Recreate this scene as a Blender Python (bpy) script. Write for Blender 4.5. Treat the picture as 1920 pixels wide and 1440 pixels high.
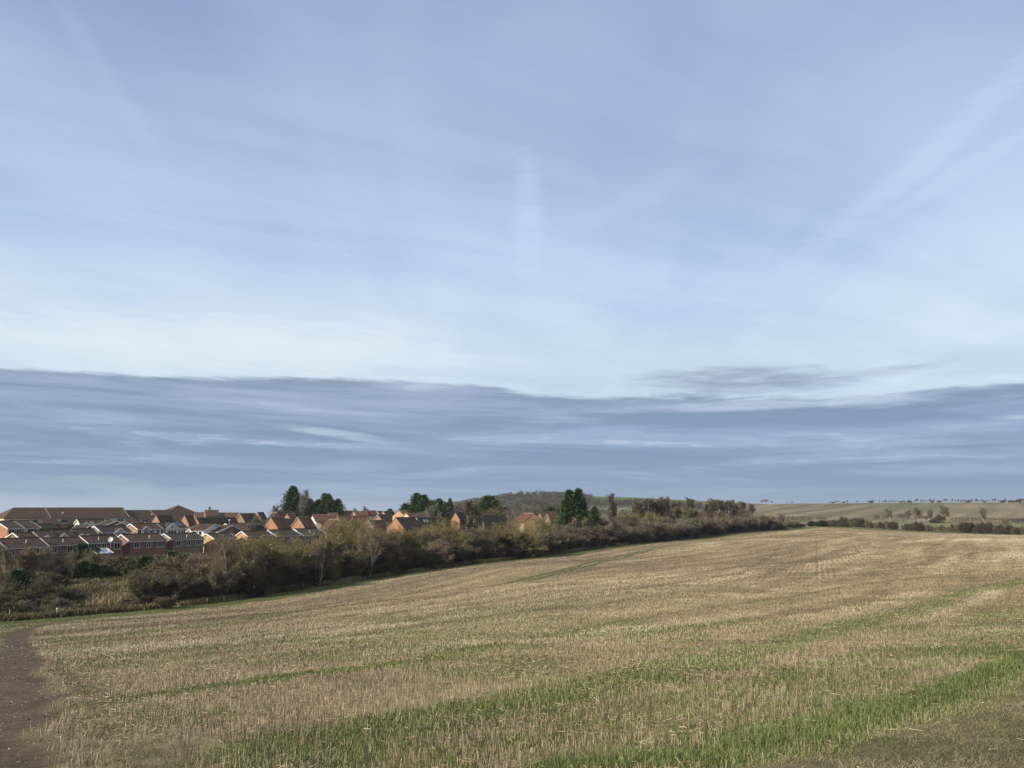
import bpy, math, random
import numpy as np
from mathutils import Vector
R = math.radians
for o in list(bpy.data.objects):
    bpy.data.objects.remove(o)
scene = bpy.context.scene
C = scene.collection
rng = np.random.default_rng(7)
random.seed(7)

# ------------------------------------------------------------------ camera
PITCH = 9.06
FPX = 1443.0
cam_d = bpy.data.cameras.new('camera')
cam = bpy.data.objects.new('camera', cam_d); C.objects.link(cam)
cam_d.sensor_width = 36.0
cam_d.lens = 36.0 * FPX / 1920.0
cam_d.clip_start = 0.1
cam_d.clip_end = 20000
cam.location = (0, 0, 0)
cam.rotation_euler = (R(90 + PITCH), 0, 0)
scene.camera = cam
scene.render.resolution_x = 1024
scene.render.resolution_y = 768

CP, SP = math.cos(R(PITCH)), math.sin(R(PITCH))
def ray(u, v):
    """pixel of the 1920x1440 photograph -> (X/Y, Z/Y) of the view ray"""
    a = (u - 960.0) / FPX; b = (720.0 - v) / FPX
    d = CP - b * SP
    return a / d, (SP + b * CP) / d
def at(u, v, Y):
    k, t = ray(u, v)
    return Vector((k * Y, Y, t * Y))
def azel(u, v):
    k, t = ray(u, v)
    return math.degrees(math.atan(k)), math.degrees(math.atan2(t, math.hypot(1, k)))
def kx(u):
    return ray(u, 960)[0]

# ------------------------------------------------------------------ sun, sky, exposure
SUN_EL, SUN_AZ = 23.0, 236.0          # azimuth clockwise from +Y (the view direction)
sd = bpy.data.lights.new('sun', 'SUN'); sun = bpy.data.objects.new('sun', sd); C.objects.link(sun)
sd.energy = 5.0; sd.angle = R(0.5); sd.color = (1.0, 0.93, 0.80)
sdir = Vector((math.sin(R(SUN_AZ)) * math.cos(R(SUN_EL)), math.cos(R(SUN_AZ)) * math.cos(R(SUN_EL)), math.sin(R(SUN_EL))))
sun.rotation_euler = sdir.to_track_quat('Z', 'Y').to_euler()
scene.view_settings.view_transform = 'Standard'
scene.view_settings.look = 'None'
scene.view_settings.exposure = 0.12
scene.view_settings.gamma = 1.0

def lin(c):
    return tuple((x / 255.0 / 12.92 if x / 255.0 <= 0.04045 else ((x / 255.0 + 0.055) / 1.055) ** 2.4) for x in c) + (1.0,)

class NT:
    def __init__(s, nt): s.nt = nt; s.L = nt.links
    def n(s, t, **k):
        x = s.nt.nodes.new(t)
        for a, b in k.items(): setattr(x, a, b)
        return x
    def put(s, sock, v):
        if hasattr(v, 'is_output') or hasattr(v, 'links'): s.L.new(v, sock)
        elif v is not None: sock.default_value = v
    def m(s, op, a, b=None, c=None, clamp=False):
        x = s.n('ShaderNodeMath', operation=op); x.use_clamp = clamp
        s.put(x.inputs[0], a)
        if b is not None: s.put(x.inputs[1], b)
        if c is not None: s.put(x.inputs[2], c)
        return x.outputs[0]
    def step(s, v, a, b, lo=0.0, hi=1.0):
        x = s.n('ShaderNodeMapRange', interpolation_type='SMOOTHSTEP')
        s.put(x.inputs[0], v); s.put(x.inputs[1], a); s.put(x.inputs[2], b); s.put(x.inputs[3], lo); s.put(x.inputs[4], hi)
        return x.outputs[0]
    def vec(s, x, y, z=0.0):
        c = s.n('ShaderNodeCombineXYZ'); s.put(c.inputs[0], x); s.put(c.inputs[1], y); s.put(c.inputs[2], z)
        return c.outputs[0]
    def noise(s, v, scale, detail=4, rough=0.55, dist=0.0):
        x = s.n('ShaderNodeTexNoise'); s.put(x.inputs['Vector'], v)
        x.inputs['Scale'].default_value = scale; x.inputs['Detail'].default_value = detail
        x.inputs['Roughness'].default_value = rough; x.inputs['Distortion'].default_value = dist
        return x.outputs['Fac']
    def ramp(s, v, pts):
        x = s.n('ShaderNodeValToRGB'); s.put(x.inputs[0], v)
        e = x.color_ramp.elements
        while len(e) < len(pts): e.new(0.5)
        for i, (p, c) in enumerate(pts): e[i].position = p; e[i].color = c
        return x.outputs[0]
    def mix(s, f, a, b, mode='MIX'):
        x = s.n('ShaderNodeMix', data_type='RGBA', blend_type=mode)
        s.put(x.inputs['Factor'], f); s.put(x.inputs['A'], a); s.put(x.inputs['B'], b)
        return [o for o in x.outputs if o.type == 'RGBA'][0]

world = bpy.data.worlds.new('World'); scene.world = world; world.use_nodes = True
def build_sky():
    nt = world.node_tree
    for n in list(nt.nodes): nt.nodes.remove(n)
    N = NT(nt)
    out = N.n('ShaderNodeOutputWorld'); bg = N.n('ShaderNodeBackground')
    STR = 0.1
    bg.inputs['Strength'].default_value = STR
    sky = N.n('ShaderNodeTexSky', sky_type='NISHITA')
    sky.sun_disc = False; sky.sun_elevation = R(SUN_EL); sky.sun_rotation = R(SUN_AZ)
    sky.air_density = 1.0; sky.dust_density = 1.0; sky.ozone_density = 1.0
    tc = N.n('ShaderNodeTexCoord'); sp = N.n('ShaderNodeSeparateXYZ'); N.L.new(tc.outputs['Generated'], sp.inputs[0])
    x, y, z = sp.outputs
    az = N.m('MULTIPLY', N.m('ARCTAN2', x, y), 57.2958)
    el = N.m('MULTIPLY', N.m('ARCSINE', z), 57.2958)
    # high veil: noise on a cloud plane overhead, drawn out into streaks
    zz = N.m('MAXIMUM', N.m('ADD', z, 0.06), 0.02)
    px = N.m('DIVIDE', x, zz); py = N.m('DIVIDE', y, zz)
    ca, sa = math.cos(R(28)), math.sin(R(28))
    qx = N.m('ADD', N.m('MULTIPLY', px, ca), N.m('MULTIPLY', py, sa))
    qy = N.m('SUBTRACT', N.m('MULTIPLY', py, ca), N.m('MULTIPLY', px, sa))
    st = N.noise(N.vec(N.m('MULTIPLY', qx, 0.55), N.m('MULTIPLY', qy, 1.9), 3.1), 0.55, 6, 0.52, 0.9)
    st2 = N.noise(N.vec(N.m('MULTIPLY', px, 1.7), N.m('MULTIPLY', py, 0.40), 8.0), 0.7, 5, 0.55, 0.6)
    big = N.noise(N.vec(N.m('MULTIPLY', az, 0.022), N.m('MULTIPLY', el, 0.05), 1.7), 1.0, 3, 0.5)
    t = N.m('DIVIDE', el, 60.0)
    def rp(l): return N.ramp(t, [(e / 60.0, lin(c)) for e, c in l])
    deep = rp([(0, (146, 166, 194)), (8, (188, 208, 229)), (11, (196, 214, 233)), (14, (183, 204, 232)), (18, (167, 190, 225)), (24, (155, 176, 211)), (31, (147, 166, 203)), (38, (144, 161, 199)), (46, (146, 152, 168)), (60, (150, 149, 146))])  # stops above the frame greyed so the unseen sky lights the scene less blue
    veil = rp([(0, (168, 184, 206)), (8, (212, 229, 240)), (11, (217, 233, 244)), (14, (209, 224, 242)), (18, (196, 214, 239)), (24, (180, 199, 229)), (31, (168, 188, 221)), (38, (162, 181, 214)), (46, (168, 174, 188)), (60, (172, 170, 165))])  # unseen top stops likewise neutral, chosen for the ambient light
    f = N.m('ADD', N.m('MULTIPLY', st, 0.85), N.m('ADD', N.m('MULTIPLY', st2, 0.75), N.m('MULTIPLY', big, 0.9)))
    fin_ = N.noise(N.vec(N.m('MULTIPLY', qx, 0.9), N.m('MULTIPLY', qy, 5.0), 1.1), 0.8, 7, 0.62, 1.2)
    # brighter patch low in the middle-left, clear darker patch top centre-left
    fac = N.step(N.m('ADD', f, N.m('MULTIPLY', N.m('SUBTRACT', fin_, 0.5), 0.34)), 1.00, 1.55)
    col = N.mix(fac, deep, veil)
    # warm-white glow patch above the bank, left of centre
    a0, e0 = azel(540, 640)
    dx = N.m('DIVIDE', N.m('SUBTRACT', az, a0), 13.0); dy = N.m('DIVIDE', N.m('SUBTRACT', el, e0), 3.0)
    r2 = N.m('ADD', N.m('MULTIPLY', dx, dx), N.m('MULTIPLY', dy, dy))
    puff = N.noise(N.vec(N.m('MULTIPLY', az, 0.12), N.m('MULTIPLY', el, 0.42), 5.5), 1.0, 6, 0.55)
    gl = N.m('MULTIPLY', N.step(r2, 1.5, 0.0), N.step(puff, 0.38, 0.62))
    col = N.mix(N.m('MULTIPLY', gl, 0.6), col, lin((222, 232, 240)))
    # nishita shows through the veil
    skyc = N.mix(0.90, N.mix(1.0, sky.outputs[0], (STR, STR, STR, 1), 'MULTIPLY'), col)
    # the low grey bank
    def curve(pts, lo, hi):
        c = N.n('ShaderNodeFloatCurve')
        cv = c.mapping.curves[0]
        P = [((azel(u, v)[0] + 60) / 120.0, (azel(u, v)[1] - lo) / (hi - lo)) for u, v in pts]
        P = [(0.0, P[0][1])] + P + [(1.0, P[-1][1])]
        while len(cv.points) < len(P): cv.points.new(0.5, 0.5)
        for i, q in enumerate(P): cv.points[i].location = q
        c.mapping.update()
        N.put(c.inputs['Value'], N.m('DIVIDE', N.m('ADD', az, 60.0), 120.0))
        c.inputs['Factor'].default_value = 1.0
        return N.m('ADD', N.m('MULTIPLY', c.outputs[0], hi - lo), lo)
    edge = curve([(-200, 690), (0, 690), (200, 698), (330, 704), (450, 708), (520, 707), (610, 708), (690, 712), (900, 722), (1000, 738), (1120, 743), (1250, 741), (1380, 741), (1500, 742), (1640, 738), (1740, 729), (1860, 720), (1930, 716), (2200, 712)], 4.0, 14.0)
    wis = N.noise(N.vec(N.m('MULTIPLY', az, 0.16), N.m('MULTIPLY', el, 1.1), 0.3), 1.0, 6, 0.55, 0.3)
    soft = curve([(-200, 745), (0, 745), (700, 743), (1000, 728), (1300, 705), (1700, 700), (1920, 728)], 4.0, 14.0)
    wis2 = N.noise(N.vec(N.m('MULTIPLY', az, 0.42), N.m('MULTIPLY', N.m('ADD', el, N.m('MULTIPLY', az, 0.02)), 3.2), 7.3), 1.0, 6, 0.6, 0.5)
    wis = N.m('ADD', N.m('MULTIPLY', wis, 0.42), N.m('MULTIPLY', wis2, 0.58))
    sw = N.m('MAXIMUM', N.m('MULTIPLY', N.m('SUBTRACT', soft, 8.3), 0.36), 0.26)
    d = N.m('SUBTRACT', N.m('ADD', edge, N.m('MULTIPLY', N.m('SUBTRACT', wis, 0.5), N.m('MULTIPLY', sw, 4.6))), el)
    bank = N.step(N.m('DIVIDE', d, sw), -0.5, 1.1)
    av = N.m('ADD', el, N.m('MULTIPLY', az, 0.022))
    s1 = N.noise(N.vec(N.m('MULTIPLY', az, 0.055), N.m('MULTIPLY', av, 0.85), 2.2), 1.0, 7, 0.58, 0.5)
    s2 = N.noise(N.vec(N.m('MULTIPLY', az, 0.022), N.m('MULTIPLY', av, 0.42), 6.2), 1.0, 3, 0.5, 0.2)
    s3 = N.noise(N.vec(N.m('MULTIPLY', az, 0.35), N.m('MULTIPLY', av, 1.9), 4.2), 1.0, 5, 0.6, 0.3)
    bt = N.m('DIVIDE', el, 12.0)
    s4 = N.noise(N.vec(N.m('MULTIPLY', az, 0.30), N.m('MULTIPLY', av, 2.6), 9.2), 1.0, 6, 0.62, 0.4)
    bank_lo = N.ramp(bt, [(0.0, lin((146, 168, 190))), (0.12, lin((133, 156, 183))), (0.35, lin((129, 151, 178))), (0.6, lin((130, 150, 176))), (0.8, lin((135, 152, 177))), (0.92, lin((150, 166, 188)))])
    bank_hi = N.ramp(bt, [(0.0, lin((164, 182, 200))), (0.2, lin((152, 172, 198))), (0.5, lin((158, 174, 203))), (0.8, lin((160, 173, 200)))])
    bc = N.mix(N.step(N.m('ADD', N.m('MULTIPLY', s1, 0.62), N.m('MULTIPLY', s2, 0.38)), 0.42, 0.60), bank_lo, bank_hi)
    bc = N.mix(N.m('MULTIPLY', N.m('MULTIPLY', N.step(s1, 0.54, 0.70), N.step(s3, 0.44, 0.62)), 0.60), bc, lin((188, 202, 222)))
    # single bright streaks inside the bank: (u, v, half width deg, half height deg, tilt, strength)
    def streak(u, v, w, h, tilt, k, colr, base):
        a, e = azel(u, v)
        ex = N.m('SUBTRACT', az, a); ey = N.m('ADD', N.m('SUBTRACT', el, e), N.m('MULTIPLY', ex, tilt))
        q = N.m('ADD', N.m('POWER', N.m('DIVIDE', ex, w), 2.0), N.m('POWER', N.m('DIVIDE', ey, h), 2.0))
        q = N.m('ADD', q, N.m('MULTIPLY', N.m('SUBTRACT', s4, 0.5), 3.2))
        g = N.m('MULTIPLY', N.step(q, 1.7, -0.5), k)
        return N.mix(g, base, lin(colr))
    bc = streak(640, 815, 4.4, 0.30, 0.115, 0.7, (190, 206, 226), bc)
    bc = streak(250, 785, 9.0, 0.45, 0.02, 0.40, (172, 186, 212), bc)
    bc = streak(700, 842, 8.5, 0.40, 0.07, 0.40, (166, 182, 208), bc)
    bc = streak(450, 750, 6.0, 0.3, 0.05, 0.45, (160, 174, 203), bc)
    bc = streak(185, 903, 3.6, 0.42, 0.06, 0.55, (168, 184, 198), bc)
    bc = streak(1800, 880, 6.5, 0.5, 0.0, 0.45, (172, 184, 210), bc)
    bc = streak(1150, 886, 3.5, 0.14, 0.03, 0.40, (165, 180, 208), bc)
    bc = streak(1060, 806, 6.5, 0.3, 0.06, 0.35, (158, 174, 203), bc)
    bc = streak(1500, 795, 16.0, 1.0, 0.0, 0.30, (130, 149, 181), bc)
    fin = N.mix(bank, skyc, bc)
    # detached patch above the opening and the bright opening itself
    fin = streak(1400, 757, 5.4, 0.50, -0.01, 0.50, (205, 220, 240), fin)
    fin = streak(1600, 748, 5.0, 0.55, 0.04, 0.55, (206, 222, 243), fin)
    fin = streak(1385, 709, 6.8, 0.85, 0.02, 0.95, (152, 166, 190), fin)
    fin = streak(1430, 726, 6.4, 0.50, -0.02, 0.8, (150, 163, 190), fin)
    fin = streak(1640, 700, 4.6, 0.34, -0.09, 0.8, (170, 184, 212), fin)
    fin = streak(1850, 698, 4.6, 0.20, 0.03, 0.35, (182, 195, 220), fin)
    fin = streak(1740, 290, 9.0, 1.1, -0.62, 0.30, (206, 219, 240), fin)
    fin = streak(1790, 330, 8.0, 0.5, -0.40, 0.22, (206, 219, 240), fin)
    fin = streak(990, 440, 1.3, 5.5, 0.0, 0.42, (196, 214, 240), fin)
    fin = streak(230, 200, 6.5, 1.2, 1.15, 0.20, (180, 198, 230), fin)
    fin = streak(400, 640, 14.0, 2.2, -0.04, 0.5, (222, 234, 241), fin)
    fin = streak(1130, 400, 9.0, 1.0, -0.35, 0.18, (188, 206, 236), fin)
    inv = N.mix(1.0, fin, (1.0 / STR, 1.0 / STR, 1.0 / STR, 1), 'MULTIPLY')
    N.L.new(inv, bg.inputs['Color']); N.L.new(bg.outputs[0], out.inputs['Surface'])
build_sky()

# ------------------------------------------------------------------ small helpers
def tag(o, label=None, cat=None, group=None, kind=None):
    if label: o['label'] = label
    if cat: o['category'] = cat
    if group: o['group'] = group
    if kind: o['kind'] = kind
    return o
def empty(name, loc=(0, 0, 0), rz=0.0):
    o = bpy.data.objects.new(name, None); C.objects.link(o)
    o.location = loc; o.rotation_euler = (0, 0, rz); o.empty_display_size = 0.5
    return o
def mesh_obj(name, me, parent=None):
    o = bpy.data.objects.new(name, me); C.objects.link(o)
    if parent: o.parent = parent
    return o
def np_mesh(name, V, F, mat=None, smooth=False, shade=None):
    """V (n,3); F (m,k) all faces with k corners; shade: per-vertex float attribute"""
    me = bpy.data.meshes.new(name)
    V = np.asarray(V, dtype=np.float32); F = np.asarray(F, dtype=np.int32)
    k = F.shape[1]
    me.vertices.add(len(V)); me.vertices.foreach_set('co', V.ravel())
    me.loops.add(F.size); me.loops.foreach_set('vertex_index', F.ravel())
    me.polygons.add(len(F)); me.polygons.foreach_set('loop_start', np.arange(0, F.size, k, dtype=np.int32))
    me.polygons.foreach_set('loop_total', np.full(len(F), k, dtype=np.int32))
    if smooth: me.polygons.foreach_set('use_smooth', np.ones(len(F), dtype=bool))
    me.update(calc_edges=True)
    if mat: me.materials.append(mat)
    if shade is not None:
        a = me.attributes.new('shade', 'FLOAT', 'POINT'); a.data.foreach_set('value', np.asarray(shade, dtype=np.float32))
    return me
def copy_tree(o, parent=None):
    c = o.copy(); C.objects.link(c)
    if parent: c.parent = parent
    for ch in list(o.children): copy_tree(ch, c)
    return c

def pal(name, rough=0.8, spec=0.3):
    m = bpy.data.materials.new(name); m.use_nodes = True
    b = m.node_tree.nodes['Principled BSDF']
    b.inputs['Roughness'].default_value = rough
    b.inputs['Specular IOR Level'].default_value = spec
    return m, NT(m.node_tree), b
def simple(name, col, rough=0.8, spec=0.3, var=0.15, scale=3.0):
    m, N, b = pal(name, rough, spec)
    tc = N.n('ShaderNodeTexCoord')
    f = N.noise(tc.outputs['Object'], scale, 4)
    c = N.mix(f, tuple(x * (1 - var) for x in col) + (1,), tuple(x * (1 + var) for x in col) + (1,))
    N.L.new(c, b.inputs['Base Color'])
    return m
def shaded(name, cols, rough=0.85, spec=0.2, trans=0.0):
    """albedo varies per leaf / twig / stalk through the 'shade' attribute"""
    m, N, b = pal(name, rough, spec)
    at_ = N.n('ShaderNodeAttribute', attribute_name='shade')
    n = len(cols)
    c = N.ramp(at_.outputs['Fac'], [(i / max(1, n - 1), tuple(q) + (1,)) for i, q in enumerate(cols)])
    oi = N.n('ShaderNodeObjectInfo')
    k = N.m('MULTIPLY_ADD', oi.outputs['Random'], 0.3, 0.85)
    c = N.mix(1.0, c, N.vec(k, k, k), 'MULTIPLY')
    N.L.new(c, b.inputs['Base Color'])
    return m

# ------------------------------------------------------------------ terrain heights
def smooth(x, a, b):
    t = np.clip((x - a) / (b - a), 0, 1); return t * t * (3 - 2 * t)
CTRL = [  # (u, v, Y): ground seen at that pixel, that far away
 (960,1440,6.0),(960,1370,8.0),(960,1300,10.8),(960,1200,24),(960,1150,40),(960,1100,68),(960,1062,118),
 (0,1440,6.5),(0,1350,10.5),(0,1250,22),(0,1200,44),(0,1180,62),(0,1165,78),
 (430,1440,6.2),(430,1300,11.5),(430,1220,25),(430,1170,50),(430,1125,100),
 (700,1085,125),(1000,1045,165),(1200,1018,215),(1350,1001,270),(1500,989,345),
 (1920,1440,5.5),(1920,1300,9.5),(1920,1200,18),(1920,1110,44),(1920,1060,84),(1920,1030,130),(1920,1003,268),
 (1450,1440,5.6),(1450,1200,22),(1450,1110,57),(1450,1050,120),(1450,1015,200),
 (1700,995,310),(1680,1045,115),(1560,987,345),
 (250,1090,118),(200,1150,86),(700,1130,80),(1200,1060,110)]
PTS = [tuple(at(*c)) for c in CTRL] + [
 (0,0,-1.6),(-6,-12,-1.4),(12,-14,-1.0),(-40,-20,-3.5),(40,-10,-1.2),(70,30,-3.2),(110,-40,-1.5),(-90,0,-8.5),(0,-80,-0.5),(-100,-90,-5),
 (-72,128,-12),(-60,150,-12.2),(-100,140,-12.2),(-98,118,-11.8),(-52,195,-12.2),(-75,160,-12.2),(-110,175,-11),(-80,200,-10.8),(-60,230,-10.5),(-130,210,-10.2),
 (-20,215,-10.8),(0,245,-10.2),(20,260,-10),(-30,180,-11.6),(-160,300,-10),(-60,290,-10),(0,320,-9.6),(60,330,-9.4),(100,400,-9.4),(60,250,-9.8),
 (-300,420,-9),(-100,450,-9.2),(150,460,-9.2),(260,430,-8.6),(330,330,-8.2),(230,340,-9.2),(320,200,-6.5),(220,120,-5.5),(330,20,-3),(-330,150,-11),(-300,-50,-9)]
PTS = np.array(PTS, dtype=float)
def _phi(r2): return np.where(r2 > 1e-9, 0.5 * r2 * np.log(np.maximum(r2, 1e-9)), 0.0)
_S = 100.0
def _tps_fit(P):
    q = P[:, :2] / _S; n = len(q)
    r2 = ((q[:, None, :] - q[None, :, :]) ** 2).sum(-1)
    A = np.zeros((n + 3, n + 3)); A[:n, :n] = _phi(r2) + np.eye(n) * 2e-5
    A[:n, n] = 1; A[:n, n + 1:] = q; A[n, :n] = 1; A[n + 1:, :n] = q.T
    return q, np.linalg.solve(A, np.concatenate([P[:, 2], np.zeros(3)]))
TQ, TW = _tps_fit(PTS)
def _tps(x, y):
    X = np.stack([x / _S, y / _S], -1); out = np.zeros(x.shape); n = len(TQ)
    for i in range(n): out += TW[i] * _phi(((X - TQ[i]) ** 2).sum(-1))
    return out + TW[n] + X[..., 0] * TW[n + 1] + X[..., 1] * TW[n + 2]
SKY_U = np.array([-900,500,700,760,800,830,860,900,940,980,1050,1100,1200,1300,1400,1440,1500,1600,1700,1800,1920,2400,3200.])
SKY_V = np.array([955,955,956,956,955,952,944,937,930,926,927,930,933,938.5,943.5,945,944,943.5,942.5,942,942,944,948.])
R0_U = np.array([-900,1380,1460,3200.]); R0_V = np.array([620,620,500,470.]); R1_V = np.array([1350,1350,980,900.])
def H(x, y):
    x = np.asarray(x, dtype=float); y = np.asarray(y, dtype=float)
    r = np.hypot(x, y)
    yy = np.where(y > 1, y, 1.0)
    u = np.clip(960 + FPX * 1.0126 * x / yy, -900, 3200)
    u = np.where(y > 1, u, np.where(x > 0, 3200, -900))
    near = _tps(x, y)
    w = smooth(r, 330, 480)
    base = near * (1 - w) + (-8.8) * w
    b = (720 - np.interp(u, SKY_U, SKY_V)) / FPX
    t = (SP + b * CP) / (CP - b * SP)
    r0 = np.interp(u, R0_U, R0_V); r1 = np.interp(u, R0_U, R1_V)
    cosf = yy / np.maximum(np.hypot(x, yy), 1)
    zc = t * (r1 * cosf)
    q = smooth(r, r0, r1) * 0.55 + 0.45 * np.clip((r - r0) / (r1 - r0), 0, 1)
    hill = (zc + 8.8) * q
    hill = hill * (1 - 0.25 * smooth(r, r1 * 1.02, r1 * 1.6))
    fade = smooth(y, -50, 250)
    # the land falls away beyond the houses on the left
    base = base - (1 - smooth(u, 700, 800)) * np.maximum(r - 430, 0) * 0.016
    return base + hill * fade
def hz(x, y): return float(H(np.array([x]), np.array([y]))[0])
def hit(u, v):
    k, t = ray(u, v)
    Y = np.exp(np.linspace(math.log(2.5), math.log(1400), 700))
    g = H(k * Y, Y) - t * Y
    i = np.nonzero(g > 0)[0]
    if len(i) == 0: return None
    i = i[0]
    if i == 0: return (k * Y[0], Y[0])
    a, b = g[i - 1], g[i]; f = -a / (b - a); y = Y[i - 1] + f * (Y[i] - Y[i - 1])
    return (k * y, y)
def hits(pts):
    return np.array([p for p in (hit(u, v) for u, v in pts) if p is not None])
def vnoise(x, y, seed=0):
    xi = np.floor(x).astype(np.int64); yi = np.floor(y).astype(np.int64); fx = x - xi; fy = y - yi
    def h(a, b):
        n = (a * 374761393 + b * 668265263 + seed * 974634777) & 0x7fffffff
        n = ((n ^ (n >> 13)) * 1274126177) & 0x7fffffff
        return ((n ^ (n >> 16)) & 0xffff) / 65535.0
    sx = fx * fx * (3 - 2 * fx); sy = fy * fy * (3 - 2 * fy)
    return (h(xi, yi) * (1 - sx) + h(xi + 1, yi) * sx) * (1 - sy) + (h(xi, yi + 1) * (1 - sx) + h(xi + 1, yi + 1) * sx) * sy
def fbm(x, y, s, seed=0, o=4):
    a = 0; t = 0; w = 1.0
    for i in range(o):
        a = a + w * vnoise(x / s, y / s, seed + i * 17); t += w; w *= 0.5; s *= 0.5
    return a / t
def seg_dist(x, y, P):
    """distance to polyline, arc length at the foot, side (+ right of travel)"""
    best = np.full(x.shape, 1e9); arc = np.zeros(x.shape); side = np.zeros(x.shape); acc = 0.0
    for i in range(len(P) - 1):
        ax, ay = P[i]; bx, by = P[i + 1]; dx, dy = bx - ax, by - ay; L2 = dx * dx + dy * dy; L = math.sqrt(L2)
        t = np.clip(((x - ax) * dx + (y - ay) * dy) / L2, 0, 1)
        ex = x - ax - t * dx; ey = y - ay - t * dy; d = np.hypot(ex, ey)
        k = d < best
        best = np.where(k, d, best); arc = np.where(k, acc + t * L, arc)
        side = np.where(k, np.sign(dy * (x - ax) - dx * (y - ay)), side)
        acc += L
    return best, arc, side
# hedge line (front foot of the shrubs) in world metres
HU = [(0,1165,78),(200,1150,86),(430,1125,100),(700,1085,125),(1000,1045,165),(1200,1018,215),(1350,1001,270),(1500,989,345)]
HEDGE = [(-150,-60),(-95,20),(-70,52)] + [tuple(at(*h))[:2] for h in HU]
FARH = [tuple(at(1560,987,345))[:2], tuple(at(1700,994.5,310))[:2], tuple(at(1920,1002,268))[:2], (240,222), (330,150), (420,-60)]
BOUND = np.array(HEDGE + FARH)
def inside(x, y):
    P = np.vstack([BOUND, BOUND[:1]]); c = np.zeros(x.shape, dtype=bool)
    for i in range(len(P) - 1):
        x0, y0 = P[i]; x1, y1 = P[i + 1]
        if y0 == y1: continue
        k = ((y0 > y) != (y1 > y)) & (x < (x1 - x0) * (y - y0) / (y1 - y0) + x0)
        c ^= k
    return c
def offset(P, d):
    P = np.asarray(P); T = np.gradient(P, axis=0); T /= np.linalg.norm(T, axis=1)[:, None]
    return P + np.stack([T[:, 1], -T[:, 0]], 1) * d
DIRT = hits([(-60,1439),(-25,1400),(8,1330),(20,1270),(36,1220),(32,1197),(44,1180),(100,1168),(180,1160)])
T1 = hits([(60,1208),(180,1196),(330,1178),(500,1156),(640,1137),(800,1116),(960,1094),(1100,1060),(1180,1040),(1240,1026),(1300,1018),(1420,1010),(1520,1003)])
T2 = hits([(130,1338),(180,1328),(300,1310),(420,1292),(640,1262),(800,1243),(960,1203),(1100,1178),(1280,1148),(1440,1125),(1560,1105),(1700,1085),(1920,1062)])
T3 = hits([(420,1200),(640,1175),(760,1163),(900,1143),(1080,1120),(1250,1095),(1350,1080),(1540,1078)])
TLN = 3
TL = [hits(p) for p in ([(1473,1013),(1447,1042),(1390,1077),(1347,1093)],[(1583,1007),(1613,1037)],[(1630,1047),(1677,1065)],[(1652,1020),(1680,1031)],[(1531,1007),(1531,1030),(1531,1055),(1531,1079)])]
PALE = [hits(p) for p in ([(1100,1132),(1280,1107),(1480,1081),(1563,1076),(1713,1064),(1920,1048)],[(1290,1022),(1440,1013),(1560,1004),(1700,1000)],[(700,1150),(900,1125),(1100,1098),(1300,1072)],[(1330,1090),(1520,1110),(1700,1082)])]
_x = DIRT[0] - DIRT[1]; DIRT = np.vstack([DIRT[0] + _x / np.linalg.norm(_x) * 8, DIRT])
G0 = hits([(260,1438),(440,1405),(640,1368),(860,1325),(1040,1285),(1240,1245),(1480,1195),(1640,1152),(1780,1120),(1960,1068)])
DK = [hits(p) for p in ([(700,1160),(917,1102),(1100,1090),(1280,1075),(1467,1057),(1573,1043),(1747,1017),(1847,1007)],[(420,1215),(683,1188),(827,1167),(960,1150),(1160,1127),(1273,1110)],[(200,1235),(500,1200),(700,1170),(960,1128),(1280,1092)],[(1300,1068),(1560,1060),(1920,1030)],[(1200,1190),(1500,1150),(1920,1085)])]
G1 = hits([(520,1435),(700,1385),(850,1345),(1000,1315),(1120,1290),(1260,1255),(1400,1225),(1560,1180),(1700,1150),(1830,1110),(1960,1080)])
G2 = hits([(800,1430),(1000,1385),(1200,1340),(1500,1290),(1700,1225),(1960,1150)])
G3 = hits([(1050,1438),(1330,1428),(1480,1392),(1640,1338),(1780,1294),(1990,1220)])
TR = hits([(1380,1438),(1500,1408),(1640,1368),(1780,1322),(2000,1238)])
d_ = (TR[0] - TR[1]); TR = np.vstack([TR[0] + d_ / np.linalg.norm(d_) * 14, TR, TR[-1] + (TR[-1] - TR[-2]) / np.linalg.norm(TR[-1] - TR[-2]) * 60])
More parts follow.
